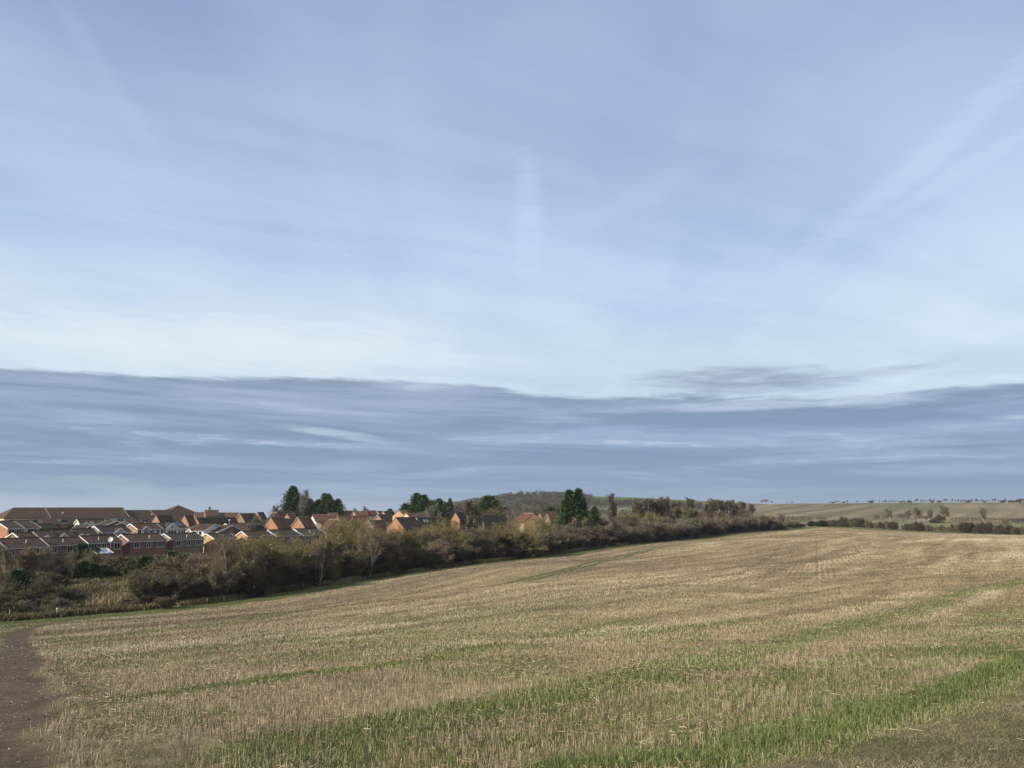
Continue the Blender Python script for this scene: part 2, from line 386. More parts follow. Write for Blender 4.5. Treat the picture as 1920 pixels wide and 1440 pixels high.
def masks(x, y):
    n1 = fbm(x, y, 2.2, 3); n2 = fbm(x, y, 9, 5); n3 = fbm(x, y, 0.7, 9, 3)
    wob = (n1 - .5) * 0.55 + (n3 - .5) * .7
    ins = inside(x, y)
    db, arc, _ = seg_dist(x, y, BOUND)
    dd, _, _ = seg_dist(x, y, DIRT)
    dt, _, st = seg_dist(x, y, TR)
    soil = smooth(dd + wob, 1.15, 0.40)
    trod = np.where(st > 0, smooth(dt + wob * .7, -0.1, 0.5), smooth(dt + wob * .5, 0.15, -0.2))
    trod = np.maximum(trod, 0.75 * smooth(dd + wob * 1.2, 1.9, 0.9) * (1 - soil) * smooth(y, 45, 15))
    g = np.zeros(x.shape)
    def add(P, w, k, soft=0.6, nn=0.8):
        nonlocal g
        d, _, _ = seg_dist(x, y, P); g = np.maximum(g, k * smooth(d + (n1 - .5) * 2 * w * nn, w * (1 + soft), w * (1 - soft)))
    add(G1, 0.85, 0.8); add(G2, 1.0, 0.55); add(G3, 0.33, 1.0, .5, .5)
    far = smooth(y, 6, 30)
    dd2, a2, _ = seg_dist(x, y, T2)
    g = np.maximum(g, smooth(dd2 + (n1 - .5) * .5, 0.8, 0.3) * np.clip(1.1 - a2 / 26.0, 0.22, 1))
    tr = smooth(dd2, 0.6, 0.2) * 0.5
    for s in (-0.9, 0.9):
        d, a, _ = seg_dist(x, y, offset(T1, s)); g = np.maximum(g, 0.95 * smooth(d + (n1 - .5) * .4, 0.75, 0.35)); tr = np.maximum(tr, .95 * smooth(d, 0.7, .3))
    d, a, _ = seg_dist(x, y, T3); tr = np.maximum(tr, 0.5 * smooth(d, 0.8, .2))
    for P in TL:
        d, a, _ = seg_dist(x, y, P); tr = np.maximum(tr, 0.42 * smooth(d, 0.26, .08))
    for P in DK:
        d, a, _ = seg_dist(x, y, P); tr = np.maximum(tr, 0.65 * smooth(d + (n1 - .5) * .5, .7, .1) * (.3 + .7 * smooth(n2, .3, .6)))
    pale = np.zeros(x.shape)
    for P in PALE:
        d, a, _ = seg_dist(x, y, P); pale = np.maximum(pale, smooth(d + (n1 - .5), 1.6, .2) * (0.4 + 0.6 * n2))
    # general weedy growth, thicker toward the near right
    _, _, s0 = seg_dist(x, y, G0); d0, _, _ = seg_dist(x, y, G0)
    g = np.maximum(g, np.where(s0 > 0, smooth(d0 + (n1 - .5) * 6, 0, 7), 0) * (0.52 + 0.45 * smooth(n1 * .5 + fbm(x, y, 3.5, 77, 2) * .5, .36, .56)))
    g = np.maximum(g, 0.55 * smooth(n2 * .6 + n1 * .4, 0.50, 0.66) * smooth(np.hypot(x, y), 34, 12))
    g = np.maximum(g, (0.22 + .26 * smooth(y, 70, 20)) * smooth(n1 * .5 + n2 * .5, 0.36, 0.6))
    # left corner beside the dirt path
    g = np.maximum(g, 0.5 * smooth(y, 22, 9) * smooth(x, -1.5, -3.5) * smooth(n1 * .6 + n3 * .4, .38, .56))
    g = np.maximum(g, 0.6 * smooth(dd, 5.5, 1.0) * smooth(n1, .35, .6) * smooth(y, 8, 20))
    wm = 5.6 + 2.0 * smooth(y, 200, 300) + (n1 - .5) * 1.0
    tr = np.maximum(tr, .7 * smooth(np.abs(db - wm), .8, .3))
    marg = smooth(db, wm + 1.0, wm - 0.3) * ins
    g = np.maximum(g, marg)
    # pale green outer strip of the headland
    g = np.maximum(g, ins * 0.35 * smooth(db, 13, 6) * (0.5 + n1) * smooth(y, 90, 150))
    left = (st <= 0) & (dd < 8) & (x < np.interp(y, DIRT[:, 1][np.argsort(DIRT[:, 1])], DIRT[:, 0][np.argsort(DIRT[:, 1])]))
    g = np.where(left & (soil < .5), np.maximum(g, .75), g)
    g *= (1 - soil); g *= (1 - trod * .75)
    return dict(green=np.clip(g, 0, 1), soil=soil, trod=trod * (1 - soil), tram=tr * ins, pale=pale * ins, ins=ins.astype(float), db=db, arc=arc, marg=marg)

# ------------------------------------------------------------------ ground
ROWX = -(TL[-1][0][0] * math.cos(R(21.3)) - TL[-1][0][1] * math.sin(R(21.3)))
def ground_material():
    m, N, b = pal('land', 0.95, 0.1)
    tc = N.n('ShaderNodeTexCoord')
    P = tc.outputs['Object']
    m1 = N.n('ShaderNodeAttribute', attribute_name='m1'); s1 = N.n('ShaderNodeSeparateColor'); N.L.new(m1.outputs['Color'], s1.inputs[0])
    m2 = N.n('ShaderNodeAttribute', attribute_name='m2'); s2 = N.n('ShaderNodeSeparateColor'); N.L.new(m2.outputs['Color'], s2.inputs[0])
    cover = N.n('ShaderNodeAttribute', attribute_name='cover').outputs['Color']
    hd = N.n('ShaderNodeAttribute', attribute_name='hd').outputs['Vector']
    green, soil, trod = s1.outputs; tram = m1.outputs['Alpha']; ins, pale, _ = s2.outputs
    fine = N.noise(P, 9.0, 5, 0.65); mid = N.noise(P, 1.3, 5, 0.6); big = N.noise(P, 0.12, 4, 0.55)
    ms = N.n('ShaderNodeMapping'); ms.inputs['Scale'].default_value = (0.36, 0.016, 1.0); N.L.new(hd, ms.inputs[0])
    band = N.noise(ms.outputs[0], 1.0, 5, 0.62)
    ms2 = N.n('ShaderNodeMapping'); ms2.inputs['Scale'].default_value = (0.075, 0.006, 1.0); N.L.new(hd, ms2.inputs[0])
    band2 = N.noise(ms2.outputs[0], 1.0, 3, 0.5)
    # drill rows (parallel lines along the direction of work)
    mr = N.n('ShaderNodeMapping'); mr.inputs['Rotation'].default_value = (0, 0, R(21.3)); mr.inputs['Scale'].default_value = (1, 1, 1); N.L.new(P, mr.inputs[0])
    sx = N.n('ShaderNodeSeparateXYZ'); N.L.new(mr.outputs[0], sx.inputs[0])
    sy_ = N.n('ShaderNodeSeparateXYZ'); N.L.new(P, sy_.inputs[0])
    rx, ry = sx.outputs[0], sx.outputs[1]
    rowm = N.m('MULTIPLY', N.m('MULTIPLY', N.step(rx, -ROWX - 16, -ROWX - 3), N.step(rx, -ROWX + 16, -ROWX + 3)), N.m('MULTIPLY', N.step(sy_.outputs[1], 70, 76), N.step(sy_.outputs[1], 190, 120)))
    rows = N.m('SINE', N.m('MULTIPLY', sx.outputs[0], 2 * math.pi / 0.62))
    rowz = N.m('MULTIPLY', N.m('MULTIPLY_ADD', rows, 0.5, 0.5), N.m('MULTIPLY', rowm, 0.42))
    c = N.ramp(N.m('ADD', N.m('MULTIPLY', fine, 0.55), N.m('MULTIPLY', mid, 0.45)),
               [(0.25, (0.085, 0.064, 0.036, 1)), (0.42, (0.20, 0.155, 0.09, 1)), (0.58, (0.335, 0.262, 0.158, 1)), (0.8, (0.48, 0.39, 0.245, 1))])
    k = N.m('ADD', N.m('MULTIPLY', N.step(band, 0.32, 0.70), 0.50), N.m('MULTIPLY', N.step(band2, 0.35, 0.65), 0.35))
    k = N.m('ADD', k, N.m('MULTIPLY', big, 0.25))
    k = N.m('ADD', k, 0.60)
    k = N.m('SUBTRACT', k, rowz)
    c = N.mix(1.0, c, N.vec(k, k, N.m('MULTIPLY', k, 0.97)), 'MULTIPLY')
    c = N.mix(N.m('MULTIPLY', pale, 0.55), c, (0.42, 0.335, 0.205, 1))
    c = N.mix(N.m('MULTIPLY', N.m('MULTIPLY', N.step(band2, 0.52, 0.66), N.step(mid, .35, .6)), 0.30), c, (0.13, 0.14, 0.055, 1))
    c = N.mix(N.m('MULTIPLY', tram, 0.8), c, (0.085, 0.072, 0.038, 1))
    gc = N.ramp(N.m('ADD', N.m('MULTIPLY', fine, 0.5), N.m('MULTIPLY', mid, 0.5)),
                [(0.3, (0.055, 0.064, 0.022, 1)), (0.5, (0.11, 0.125, 0.042, 1)), (0.7, (0.18, 0.185, 0.075, 1))])
    gm = N.step(N.m('ADD', green, N.m('MULTIPLY', N.m('SUBTRACT', fine, 0.5), 0.9)), 0.30, 0.80)
    c = N.mix(gm, c, gc)
    tcol = N.ramp(N.noise(P, 22.0, 5, 0.7), [(0.3, (0.085, 0.068, 0.038, 1)), (0.5, (0.18, 0.15, 0.086, 1)), (0.62, (0.22, 0.20, 0.11, 1)), (0.8, (0.33, 0.285, 0.18, 1))])
    tcol = N.mix(N.m('MULTIPLY', N.step(mid, 0.45, 0.65), 0.55), tcol, (0.068, 0.082, 0.030, 1))
    c = N.mix(N.m('MULTIPLY', trod, 0.9), c, tcol)
    scol = N.ramp(N.m('ADD', N.m('MULTIPLY', N.noise(P, 14.0, 6, 0.7), 0.6), N.m('MULTIPLY', mid, 0.4)), [(0.3, (0.045, 0.033, 0.020, 1)), (0.5, (0.115, 0.086, 0.055, 1)), (0.72, (0.215, 0.165, 0.11, 1))])
    c = N.mix(soil, c, scol)
    oc = N.mix(0.55, cover, N.mix(1.0, cover, N.ramp(N.noise(P, 0.8, 5, 0.65), [(0.3, (0.45, 0.45, 0.45, 1)), (0.7, (1.6, 1.6, 1.6, 1))]), 'MULTIPLY'))
    c = N.mix(ins, oc, c)
    N.L.new(c, b.inputs['Base Color'])
    bp = N.n('ShaderNodeBump'); bp.inputs['Strength'].default_value = 0.6; bp.inputs['Distance'].default_value = 0.05
    N.L.new(N.m('ADD', N.m('MULTIPLY', N.noise(P, 18.0, 5, 0.7), 0.5), N.m('MULTIPLY', mid, 1.0)), bp.inputs['Height']); N.L.new(bp.outputs[0], b.inputs['Normal'])
    return m
LAND = ground_material()

def land_cover(x, y):
    """albedo of the land outside the stubble field"""
    r = np.hypot(x, y); u = 960 + FPX * 1.0126 * x / np.where(y > 1, y, 1.0)
    n1 = fbm(x, y, 3, 21); n2 = fbm(x, y, 14, 22); n3 = fbm(x, y, 60, 23); nf = fbm(x, y, 1.0, 24, 2)
    def mixc(a, b_, f): return a * (1 - f[:, None]) + np.asarray(b_)[None, :] * f[:, None]
    c = np.tile(np.array([0.17, 0.135, 0.072]), (len(x), 1))
    c = mixc(c, (0.075, 0.085, 0.034), smooth(n2 * .6 + n1 * .4, .45, .6))
    c = mixc(c, (0.24, 0.195, 0.10), smooth(n1 * .7 + nf * .3, .55, .68))
    c = mixc(c, (0.07, 0.042, 0.03), smooth(fbm(x, y, 8, 31), .56, .66) * .8)
    # gardens and streets of the estate
    dh, _, sh = seg_dist(x, y, np.array(HEDGE))
    town = (sh < 0) * smooth(dh, 34, 46) * smooth(r, 560, 430) * (u < 1250)
    c = mixc(c, (0.085, 0.082, 0.07), town * .8)
    # pale grass beyond the far hedge
    v = smooth(u, 1380, 1420) * smooth(r, 300, 330)
    c = mixc(c, (0.235, 0.225, 0.115), v * (0.6 + .4 * n2))
    # ploughed and drilled hillside on the right
    hs = smooth(u, 1395, 1425) * smooth(r, 505, 530)
    s = x * 0.86 - y * 0.62 + 60 * (fbm(x, y, 260, 40, 2) - .5)
    st = 0.5 + 0.5 * np.sin(s / 7.5) ; st2 = fbm(s * 1.0, y * 0.05, 11, 41, 3)
    k = np.clip(.35 * st + 2.6 * (st2 - .43), 0, 1)
    hc = np.array([0.155, 0.135, 0.078])[None, :] * (1 - k[:, None]) + np.array([0.31, 0.24, 0.155])[None, :] * k[:, None]
    hc = hc * (1 - .35 * 0)
    hc = mixc(hc, (0.175, 0.165, 0.085), smooth(n3, .5, .68) * .7)
    c = c * (1 - hs[:, None]) + hc * hs[:, None]
    # scrubby hill and green pasture further left
    wl = smooth(r, 620, 720) * smooth(u, 1400, 1380)
    wc = mixc(np.tile(np.array([0.115, 0.11, 0.06]), (len(x), 1)), (0.065, 0.058, 0.038), smooth(n3 * .6 + n2 * .4, .42, .58))
    wc = mixc(wc, (0.115, 0.165, 0.045), smooth(u, 1060, 1110) * smooth(r, 1010, 1060))
    wc = mixc(wc, (0.25, 0.25, 0.14), smooth(u, 1080, 1100) * smooth(r, 880, 840))
    c = c * (1 - wl[:, None]) + wc * wl[:, None]
    return c

def build_ground():
    th = np.concatenate([np.arange(-180, -44, 4.0), np.arange(-44, 44, 0.115), np.arange(44, 180, 4.0)])
    rr = [0.02, 0.8]
    while rr[-1] < 7000: rr.append(rr[-1] * 1.0155)
    rr = np.array(rr); nt_, nr = len(th), len(rr)
    T, RR = np.meshgrid(R(1) * th, rr)
    x = (np.sin(T) * RR).ravel(); y = (np.cos(T) * RR).ravel()
    z = H(x, y)
    r = np.hypot(x, y)
    k = masks(x, y)
    # small real relief: clods near by, sunk wheel ruts and path
    z = z + (fbm(x, y, 0.5, 51, 3) - .5) * 0.05 * smooth(r, 60, 20) - k['soil'] * 0.05 - k['tram'] * 0.05 + (fbm(x, y, 5, 52, 2) - .5) * .16 * smooth(r, 3, 12)
    cov = land_cover(x, y)
    idx = np.arange(nt_ * nr).reshape(nr, nt_)
    nx = np.roll(idx, -1, axis=1)
    F = np.stack([idx[:-1], nx[:-1], nx[1:], idx[1:]], -1).reshape(-1, 4)[:, ::-1]
    cx = x[F].mean(1); cy = y[F].mean(1); cr = np.hypot(cx, cy)
    soil = k['soil'][F].mean(1) > 0.5; ins = k['ins'][F].mean(1) > 0.5
    cu = np.clip(960 + FPX * 1.0126 * cx / np.where(cy > 1, cy, 1.0), -900, 3200)
    hill = (cr > np.interp(cu, R0_U, R0_V)) & (cy > 0)
    V = np.stack([x, y, z], 1)
    m1 = np.stack([k['green'], k['soil'], k['trod'], k['tram']], 1)
    m2 = np.stack([k['ins'], k['pale'], k['marg'], np.ones_like(x)], 1)
    cv = np.concatenate([cov, np.ones((len(x), 1))], 1)
    hdv = np.stack([k['db'], k['arc'], np.zeros_like(x)], 1)
    for name, sel in (('ground', ~ins & ~hill & ~soil), ('stubble_field', ins & ~soil), ('dirt_path', soil & ~hill), ('hills', hill & ~ins & ~soil)):
        f = F[sel]; used, inv = np.unique(f, return_inverse=True)
        me = np_mesh(name, V[used], inv.reshape(-1, 4), LAND, smooth=True)
        for nm, dat in (('m1', m1), ('m2', m2), ('cover', cv)):
            a = me.attributes.new(nm, 'FLOAT_COLOR', 'POINT'); a.data.foreach_set('color', dat[used].astype(np.float32).ravel())
        a = me.attributes.new('hd', 'FLOAT_VECTOR', 'POINT'); a.data.foreach_set('vector', hdv[used].astype(np.float32).ravel())
        tag(mesh_obj(name, me), kind='structure')
build_ground()

# ------------------------------------------------------------------ stalks and blades
def relief(x, y):
    r = np.hypot(x, y)
    return H(x, y) + (fbm(x, y, 0.5, 51, 3) - .5) * 0.05 * smooth(r, 60, 20) + (fbm(x, y, 5, 52, 2) - .5) * .16 * smooth(r, 3, 12)
def scatter(n, y0, y1, pw, kmax=0.74):
    """points in the wedge in front of the viewer, density falling as Y**-pw"""
    e = 2 - pw
    q = rng.random(n)
    Y = (y0 ** e + q * (y1 ** e - y0 ** e)) ** (1 / e)
    k = (rng.random(n) * 2 - 1) * kmax
    return k * Y, Y
def blades(x, y, z, h, w, lean, shade, bend=0.0, seg=1):
    """flat tapering blades as quads; returns verts, faces, shade"""
    n = len(x); a = rng.random(n) * 2 * math.pi; la = rng.random(n) * 2 * math.pi
    # side direction mostly across the view so no stalk vanishes edge-on
    sx, sy = np.cos(a * .5 - math.pi / 4) * w * .5, np.sin(a * .5 - math.pi / 4) * w * .5
    dx, dy = np.cos(la) * lean * h, np.sin(la) * lean * h
    B0 = np.stack([x - sx, y - sy, z - .01], 1); B1 = np.stack([x + sx, y + sy, z - .01], 1)
    hh = h * np.sqrt(np.maximum(1 - lean ** 2, 0.02))
    tz = z + hh
    T0 = np.stack([x + dx - sx * .7, y + dy - sy * .7, tz], 1); T1_ = np.stack([x + dx + sx * .7, y + dy + sy * .7, tz], 1)
    if seg == 1:
        V = np.stack([B0, B1, T1_, T0], 1).reshape(-1, 3); F = np.arange(4 * n).reshape(n, 4)
        return V, F, np.repeat(shade, 4)
    mx, my = x + dx * .35, y + dy * .35; mz = z + hh * .62
    M0 = np.stack([mx - sx * .9, my - sy * .9, mz], 1); M1 = np.stack([mx + sx * .9, my + sy * .9, mz], 1)
    T0 = np.stack([x + dx - sx * .15, y + dy - sy * .15, tz], 1); T1_ = np.stack([x + dx + sx * .15, y + dy + sy * .15, tz], 1)
    V = np.stack([B0, B1, M1, M0, T1_, T0], 1).reshape(-1, 3)
    i = np.arange(n)[:, None] * 6
    F = np.concatenate([i + np.array([[0, 1, 2, 3]]), i + np.array([[3, 2, 4, 5]])], 0)
    return V, F, np.repeat(shade, 6)
STRAW = shaded('straw', [(0.115, 0.080, 0.048), (0.255, 0.19, 0.118), (0.415, 0.32, 0.208), (0.58, 0.475, 0.325), (0.72, 0.63, 0.46)], 0.6, 0.3)
GRASS = shaded('grass_blades', [(0.058, 0.074, 0.020), (0.118, 0.145, 0.042), (0.185, 0.212, 0.070), (0.24, 0.255, 0.09), (0.35, 0.32, 0.15)], 0.55, 0.3)

def stubble():
    n = 1700000
    x, y = scatter(n, 4.4, 345, 1.3)
    # pull the plants into drill rows 0.17 m apart with gaps
    ca, sa = math.cos(R(-21.3)), math.sin(R(-21.3))
    p = x * ca + y * sa; q = -x * sa + y * ca
    row = 0.17 * np.maximum(1, np.round(y / 28))
    p = np.where(rng.random(n) < .45, np.round(p / row) * row + rng.normal(0, .018, n) * np.maximum(1, y / 20), p)
    x = p * ca - q * sa; y = p * sa + q * ca
    k = masks(x, y)
    clump = fbm(x, y, 0.35, 61, 2); mid = fbm(x, y, 2.5, 62, 3)
    pr = (1 - .998 * k['soil']) * (k['soil'] < .8) * (1 - .985 * k['trod']) * k['ins'] * (1 - .97 * k['marg']) * (1 - .85 * k['tram']) * (1 - 0.82 * k['green']) * (k['trod'] < .5) * smooth(clump * .6 + mid * .4, .20, .50)
    d3, _, _ = seg_dist(x, y, G3); pr *= smooth(d3, .25, .55) * .9 + .1
    s = (rng.random(n) < pr) & (y > 4.2)
    x, y, mid = x[s], y[s], mid[s]; m = len(x)
    z = relief(x, y)
    h = (0.036 + 0.062 * rng.random(m)) * (0.75 + .5 * fbm(x, y, 6, 63, 2)) * (1 + .25 * smooth(y, 25, 80))
    w = (0.0035 + .0025 * rng.random(m)) * np.maximum(1, y / 11.0)
    lean = np.clip(np.abs(rng.normal(0, .22, m)), 0, .8)
    lean = np.where(rng.random(m) < .08, .5 + .45 * rng.random(m), lean)
    sh = np.clip(.16 + .46 * rng.random(m) ** 1.35 + .5 * (mid - .45) + .2 * (rng.random(m) < .05), 0, 1)
    bn = fbm(k['arc'][s] * .045, k['db'][s] * .55, 1.0, 68, 4); bw = fbm(k['arc'][s] * .02, k['db'][s] * .12, 1.0, 69, 3)
    sh = np.clip(sh + smooth(y, 12, 30) * (.75 * (bn - .47) + .6 * (bw - .5)) + .25 * k['pale'][s] - .3 * k['tram'][s], 0, 1)
    V, F, S = blades(x, y, z, h, w, lean, sh)
    o = mesh_obj('stubble', np_mesh('stubble', V, F, STRAW, shade=S)); tag(o, 'short straw coloured cereal stubble standing in rows across the sloping field', 'stubble', kind='stuff')
    # crumbs and clods of earth on the worn path
    n = 160000
    x, y = scatter(n, 4.2, 40, 1.2); k = masks(x, y); s_ = rng.random(n) < (smooth(k['soil'], .2, .7) + .35 * k['trod'] * (x < 0)) * smooth(fbm(x, y, .4, 83, 2), .35, .6); x, y = x[s_], y[s_]; m = len(x)
    r_ = (.004 + .016 * rng.random(m) ** 3) * np.maximum(1, y / 14); c = np.stack([x, y, relief(x, y) - .05 * k['soil'][s_]], 1)
    T4 = np.array([[1, 0, -.2], [-.5, .87, -.2], [-.5, -.87, -.2], [0, 0, .75]])[None] * (1 + rng.normal(0, .25, (m, 4, 3)))
    V = (c[:, None, :] + T4 * r_[:, None, None]).reshape(-1, 3); i4 = np.arange(m)[:, None] * 4
    F = np.concatenate([i4 + np.array([[0, 1, 3]]), i4 + np.array([[1, 2, 3]]), i4 + np.array([[2, 0, 3]])], 0)
    EARTH = shaded('earth_crumbs', [(0.05, 0.037, 0.024), (0.11, 0.085, 0.055), (0.19, 0.15, 0.10), (0.42, 0.38, 0.31)], .95, .1)
    tag(mesh_obj('soil_crumbs', np_mesh('soil_crumbs', V, F, EARTH, shade=np.repeat(np.clip(rng.random(m) ** 1.5, 0, 1), 4))), 'crumbs of bare brown earth scattered over the worn path', 'soil', kind='stuff')
    # loose straw lying on the ground
    n = 150000
    x, y = scatter(n, 4.2, 40, 1.0); k = masks(x, y)
    lit = fbm(x, y, 1.1, 66, 3)
    dn, _, _ = seg_dist(x, y, DIRT)
    pr = k['ins'] * (1 - k['soil']) ** 2 * (.10 + .9 * smooth(lit, .52, .68) + .5 * smooth(dn, 3.4, 1.2) * smooth(lit, .35, .55)) * (1 - .93 * k['trod']) * (1 - .7 * (k['green'] > .85))
    s = rng.random(n) < pr; x, y = x[s], y[s]; m = len(x); z = relief(x, y) + .008 + .03 * rng.random(m)
    a = rng.random(m) * 2 * math.pi; L = .025 + .085 * rng.random(m) ** 2; w = .0011 * np.maximum(1, y / 6.)
    ux, uy = np.cos(a), np.sin(a); tz = rng.normal(0, .008, m); zz = np.zeros(m)
    e = np.stack([ux * L / 2, uy * L / 2, tz], 1); c = np.stack([x, y, z], 1)
    up = np.stack([-uy * w, ux * w, w * 1.2], 1)
    V = np.stack([c - e - up, c + e - up, c + e + up, c - e + up], 1).reshape(-1, 3)
    sh = np.clip(.15 + .5 * rng.random(m), 0, 1)
    o = mesh_obj('straw_litter', np_mesh('straw_litter', V, np.arange(4 * m).reshape(m, 4), STRAW, shade=np.repeat(sh, 4)))
    tag(o, 'loose broken straw lying between the stubble stalks', 'straw', kind='stuff')
stubble()

def grass():
    n = 1300000
    x, y = scatter(n, 4.2, 85, 1.35)
    k = masks(x, y); g = k['green']; nn = fbm(x, y, .5, 71, 2); mid = fbm(x, y, 3, 72, 2)
    pr = smooth(g + (nn - .5) * .5, .15, .8) * .9 + .03 * k['ins'] * (1 - k['soil'])
    d3, _, _ = seg_dist(x, y, G3)
    g3 = smooth(d3, .55, .2)
    s = rng.random(n) < pr; x, y, g, nn, mid, g3, trod = x[s], y[s], g[s], nn[s], mid[s], g3[s], k['trod'][s]; m = len(x)
    z = relief(x, y)
    h = (.018 + .036 * rng.random(m)) * (.6 + .8 * nn) * (1 + .6 * g3) * (1 - .65 * trod)
    w = (.0028 + .0022 * rng.random(m)) * np.maximum(1, y / 6.5)
    lean = np.clip(.15 + .75 * rng.random(m), 0, .95)
    sh = np.clip(.08 + .42 * rng.random(m) + .5 * (mid - .4) - .16 * g3 + .3 * (rng.random(m) < .05) + .45 * trod, 0, 1)
    V, F, S = blades(x, y, z, h, w, lean, sh, seg=2)
    o = mesh_obj('grass', np_mesh('grass', V, F, GRASS, shade=S)); tag(o, 'fresh green grass growing through the stubble and along the margins', 'grass', kind='stuff')
    # trodden, flattened grass and straw of the walked strip
    n = 600000
    x, y = scatter(n, 4.2, 30, 1.1); k = masks(x, y); s = rng.random(n) < smooth(k['trod'], .15, .7) * smooth(fbm(x, y, .25, 78, 2), .2, .5); x, y = x[s], y[s]; m = len(x)
    pt = fbm(x, y, .9, 79, 3); V, F, S = blades(x, y, relief(x, y) + .002, (.03 + .05 * rng.random(m)), (.0022 + .0018 * rng.random(m)) * np.maximum(1, y / 7), np.clip(.84 + .14 * rng.random(m), 0, .98), np.clip(rng.random(m) * .75 + 1.3 * (pt - .48), 0, 1), seg=2)
    MT = shaded('matted_grass', [(0.085, 0.10, 0.032), (0.155, 0.155, 0.06), (0.22, 0.18, 0.095), (0.33, 0.27, 0.16), (0.46, 0.39, 0.25)], .7, .2)
    o = mesh_obj('trodden_grass', np_mesh('trodden_grass', V, F, MT, shade=S)); tag(o, 'flattened brown and olive grass of the walked strip at the lower right', 'trodden grass', kind='stuff')
    # coarse tufts on the rough land and along the hedge foot
    n = 60000
    u = rng.random(n) * 1560 - 30; t = rng.random(n)
    B = np.array(HEDGE[2:]); d = np.cumsum(np.r_[0, np.linalg.norm(np.diff(B, axis=0), axis=1)]); a = rng.random(n) ** 1.4 * d[-1]
    bx = np.interp(a, d, B[:, 0]); by = np.interp(a, d, B[:, 1]); i = np.clip(np.searchsorted(d, a) - 1, 0, len(B) - 2)
    T = np.diff(B, axis=0)[i]; T /= np.linalg.norm(T, axis=1)[:, None]
    off = np.where(rng.random(n) < .35, rng.random(n) * 2.2 - .6, rng.random(n) * 44)
    x = bx - T[:, 1] * off; y = by + T[:, 0] * off
    keep = (off < 2.5) | (np.hypot(x + 58, y - 104) < 32)
    tn = fbm(x, y, 2.2, 75, 3); keep &= tn > .36
    x, y, tn = x[keep], y[keep], tn[keep]; rep = 6
    x = np.repeat(x, rep) + rng.normal(0, .22, len(x) * rep); y = np.repeat(y, rep) + rng.normal(0, .22, len(y) * rep); tn = np.repeat(tn, rep); m = len(x)
    z = H(x, y); h = (.2 + .5 * rng.random(m)) * (.6 + tn); w = .05 + .04 * rng.random(m)
    sh = np.clip(.1 + .5 * rng.random(m) + 1.2 * (fbm(x, y, 5, 76, 2) - .5), 0, 1)
    V, F, S = blades(x, y, z, h, w, np.clip(.2 + .6 * rng.random(m), 0, .9), sh, seg=2)
    RG = shaded('rough_grass', [(0.08, 0.068, 0.03), (0.15, 0.118, 0.06), (0.26, 0.205, 0.105), (0.40, 0.33, 0.18)], .7, .2)
    o = mesh_obj('rough_grass', np_mesh('rough_grass', V, F, RG, shade=S)); tag(o, 'tussocky yellow and olive rough grass on the waste ground by the hedge', 'rough grass', kind='stuff')
grass()

# ------------------------------------------------------------------ building materials
def brick(name, a, b_, mortar=(0.30, 0.27, 0.23)):
    m, N, bs = pal(name, 0.9, 0.15)
    tc = N.n('ShaderNodeTexCoord'); sp = N.n('ShaderNodeSeparateXYZ'); N.L.new(tc.outputs['Object'], sp.inputs[0])
    v = N.vec(N.m('ADD', sp.outputs[0], sp.outputs[1]), sp.outputs[2], 0.0)
    bt = N.n('ShaderNodeTexBrick'); N.L.new(v, bt.inputs['Vector'])
    bt.inputs['Scale'].default_value = 1.0; bt.inputs['Brick Width'].default_value = 0.225; bt.inputs['Row Height'].default_value = 0.075
    bt.inputs['Mortar Size'].default_value = 0.006
    bt.inputs['Color1'].default_value = a + (1,); bt.inputs['Color2'].default_value = b_ + (1,); bt.inputs['Mortar'].default_value = mortar + (1,)
    n = N.noise(tc.outputs['Object'], 0.6, 5, 0.6)
    c = N.mix(1.0, bt.outputs['Color'], N.ramp(n, [(0.3, (0.78, 0.78, 0.78, 1)), (0.7, (1.18, 1.18, 1.18, 1))]), 'MULTIPLY')
    N.L.new(c, bs.inputs['Base Color'])
    return m
def tiles(name, col):
    m, N, bs = pal(name, 0.75, 0.3)
    tc = N.n('ShaderNodeTexCoord'); sp = N.n('ShaderNodeSeparateXYZ'); N.L.new(tc.outputs['Object'], sp.inputs[0])
    v = N.vec(sp.outputs[0], N.m('MULTIPLY', sp.outputs[2], 1.7), 0.0)
    bt = N.n('ShaderNodeTexBrick'); N.L.new(v, bt.inputs['Vector'])
    bt.inputs['Scale'].default_value = 1.0; bt.inputs['Brick Width'].default_value = 0.34; bt.inputs['Row Height'].default_value = 0.32
    bt.inputs['Mortar Size'].default_value = 0.02
    lo = tuple(x * .8 for x in col); hi = tuple(x * 1.25 for x in col)
    bt.inputs['Color1'].default_value = lo + (1,); bt.inputs['Color2'].default_value = hi + (1,); bt.inputs['Mortar'].default_value = tuple(x * .45 for x in col) + (1,)
    n = N.noise(tc.outputs['Object'], 0.7, 6, 0.65)
    c = N.mix(1.0, bt.outputs['Color'], N.ramp(n, [(0.3, (0.65, 0.66, 0.62, 1)), (0.5, (1, 1, 1, 1)), (0.75, (1.4, 1.3, 1.15, 1))]), 'MULTIPLY')
    oi = N.n('ShaderNodeObjectInfo'); k = N.m('MULTIPLY_ADD', oi.outputs['Random'], 0.3, 0.85)
    c = N.mix(1.0, c, N.vec(k, k, k), 'MULTIPLY')
    N.L.new(c, bs.inputs['Base Color'])
    return m
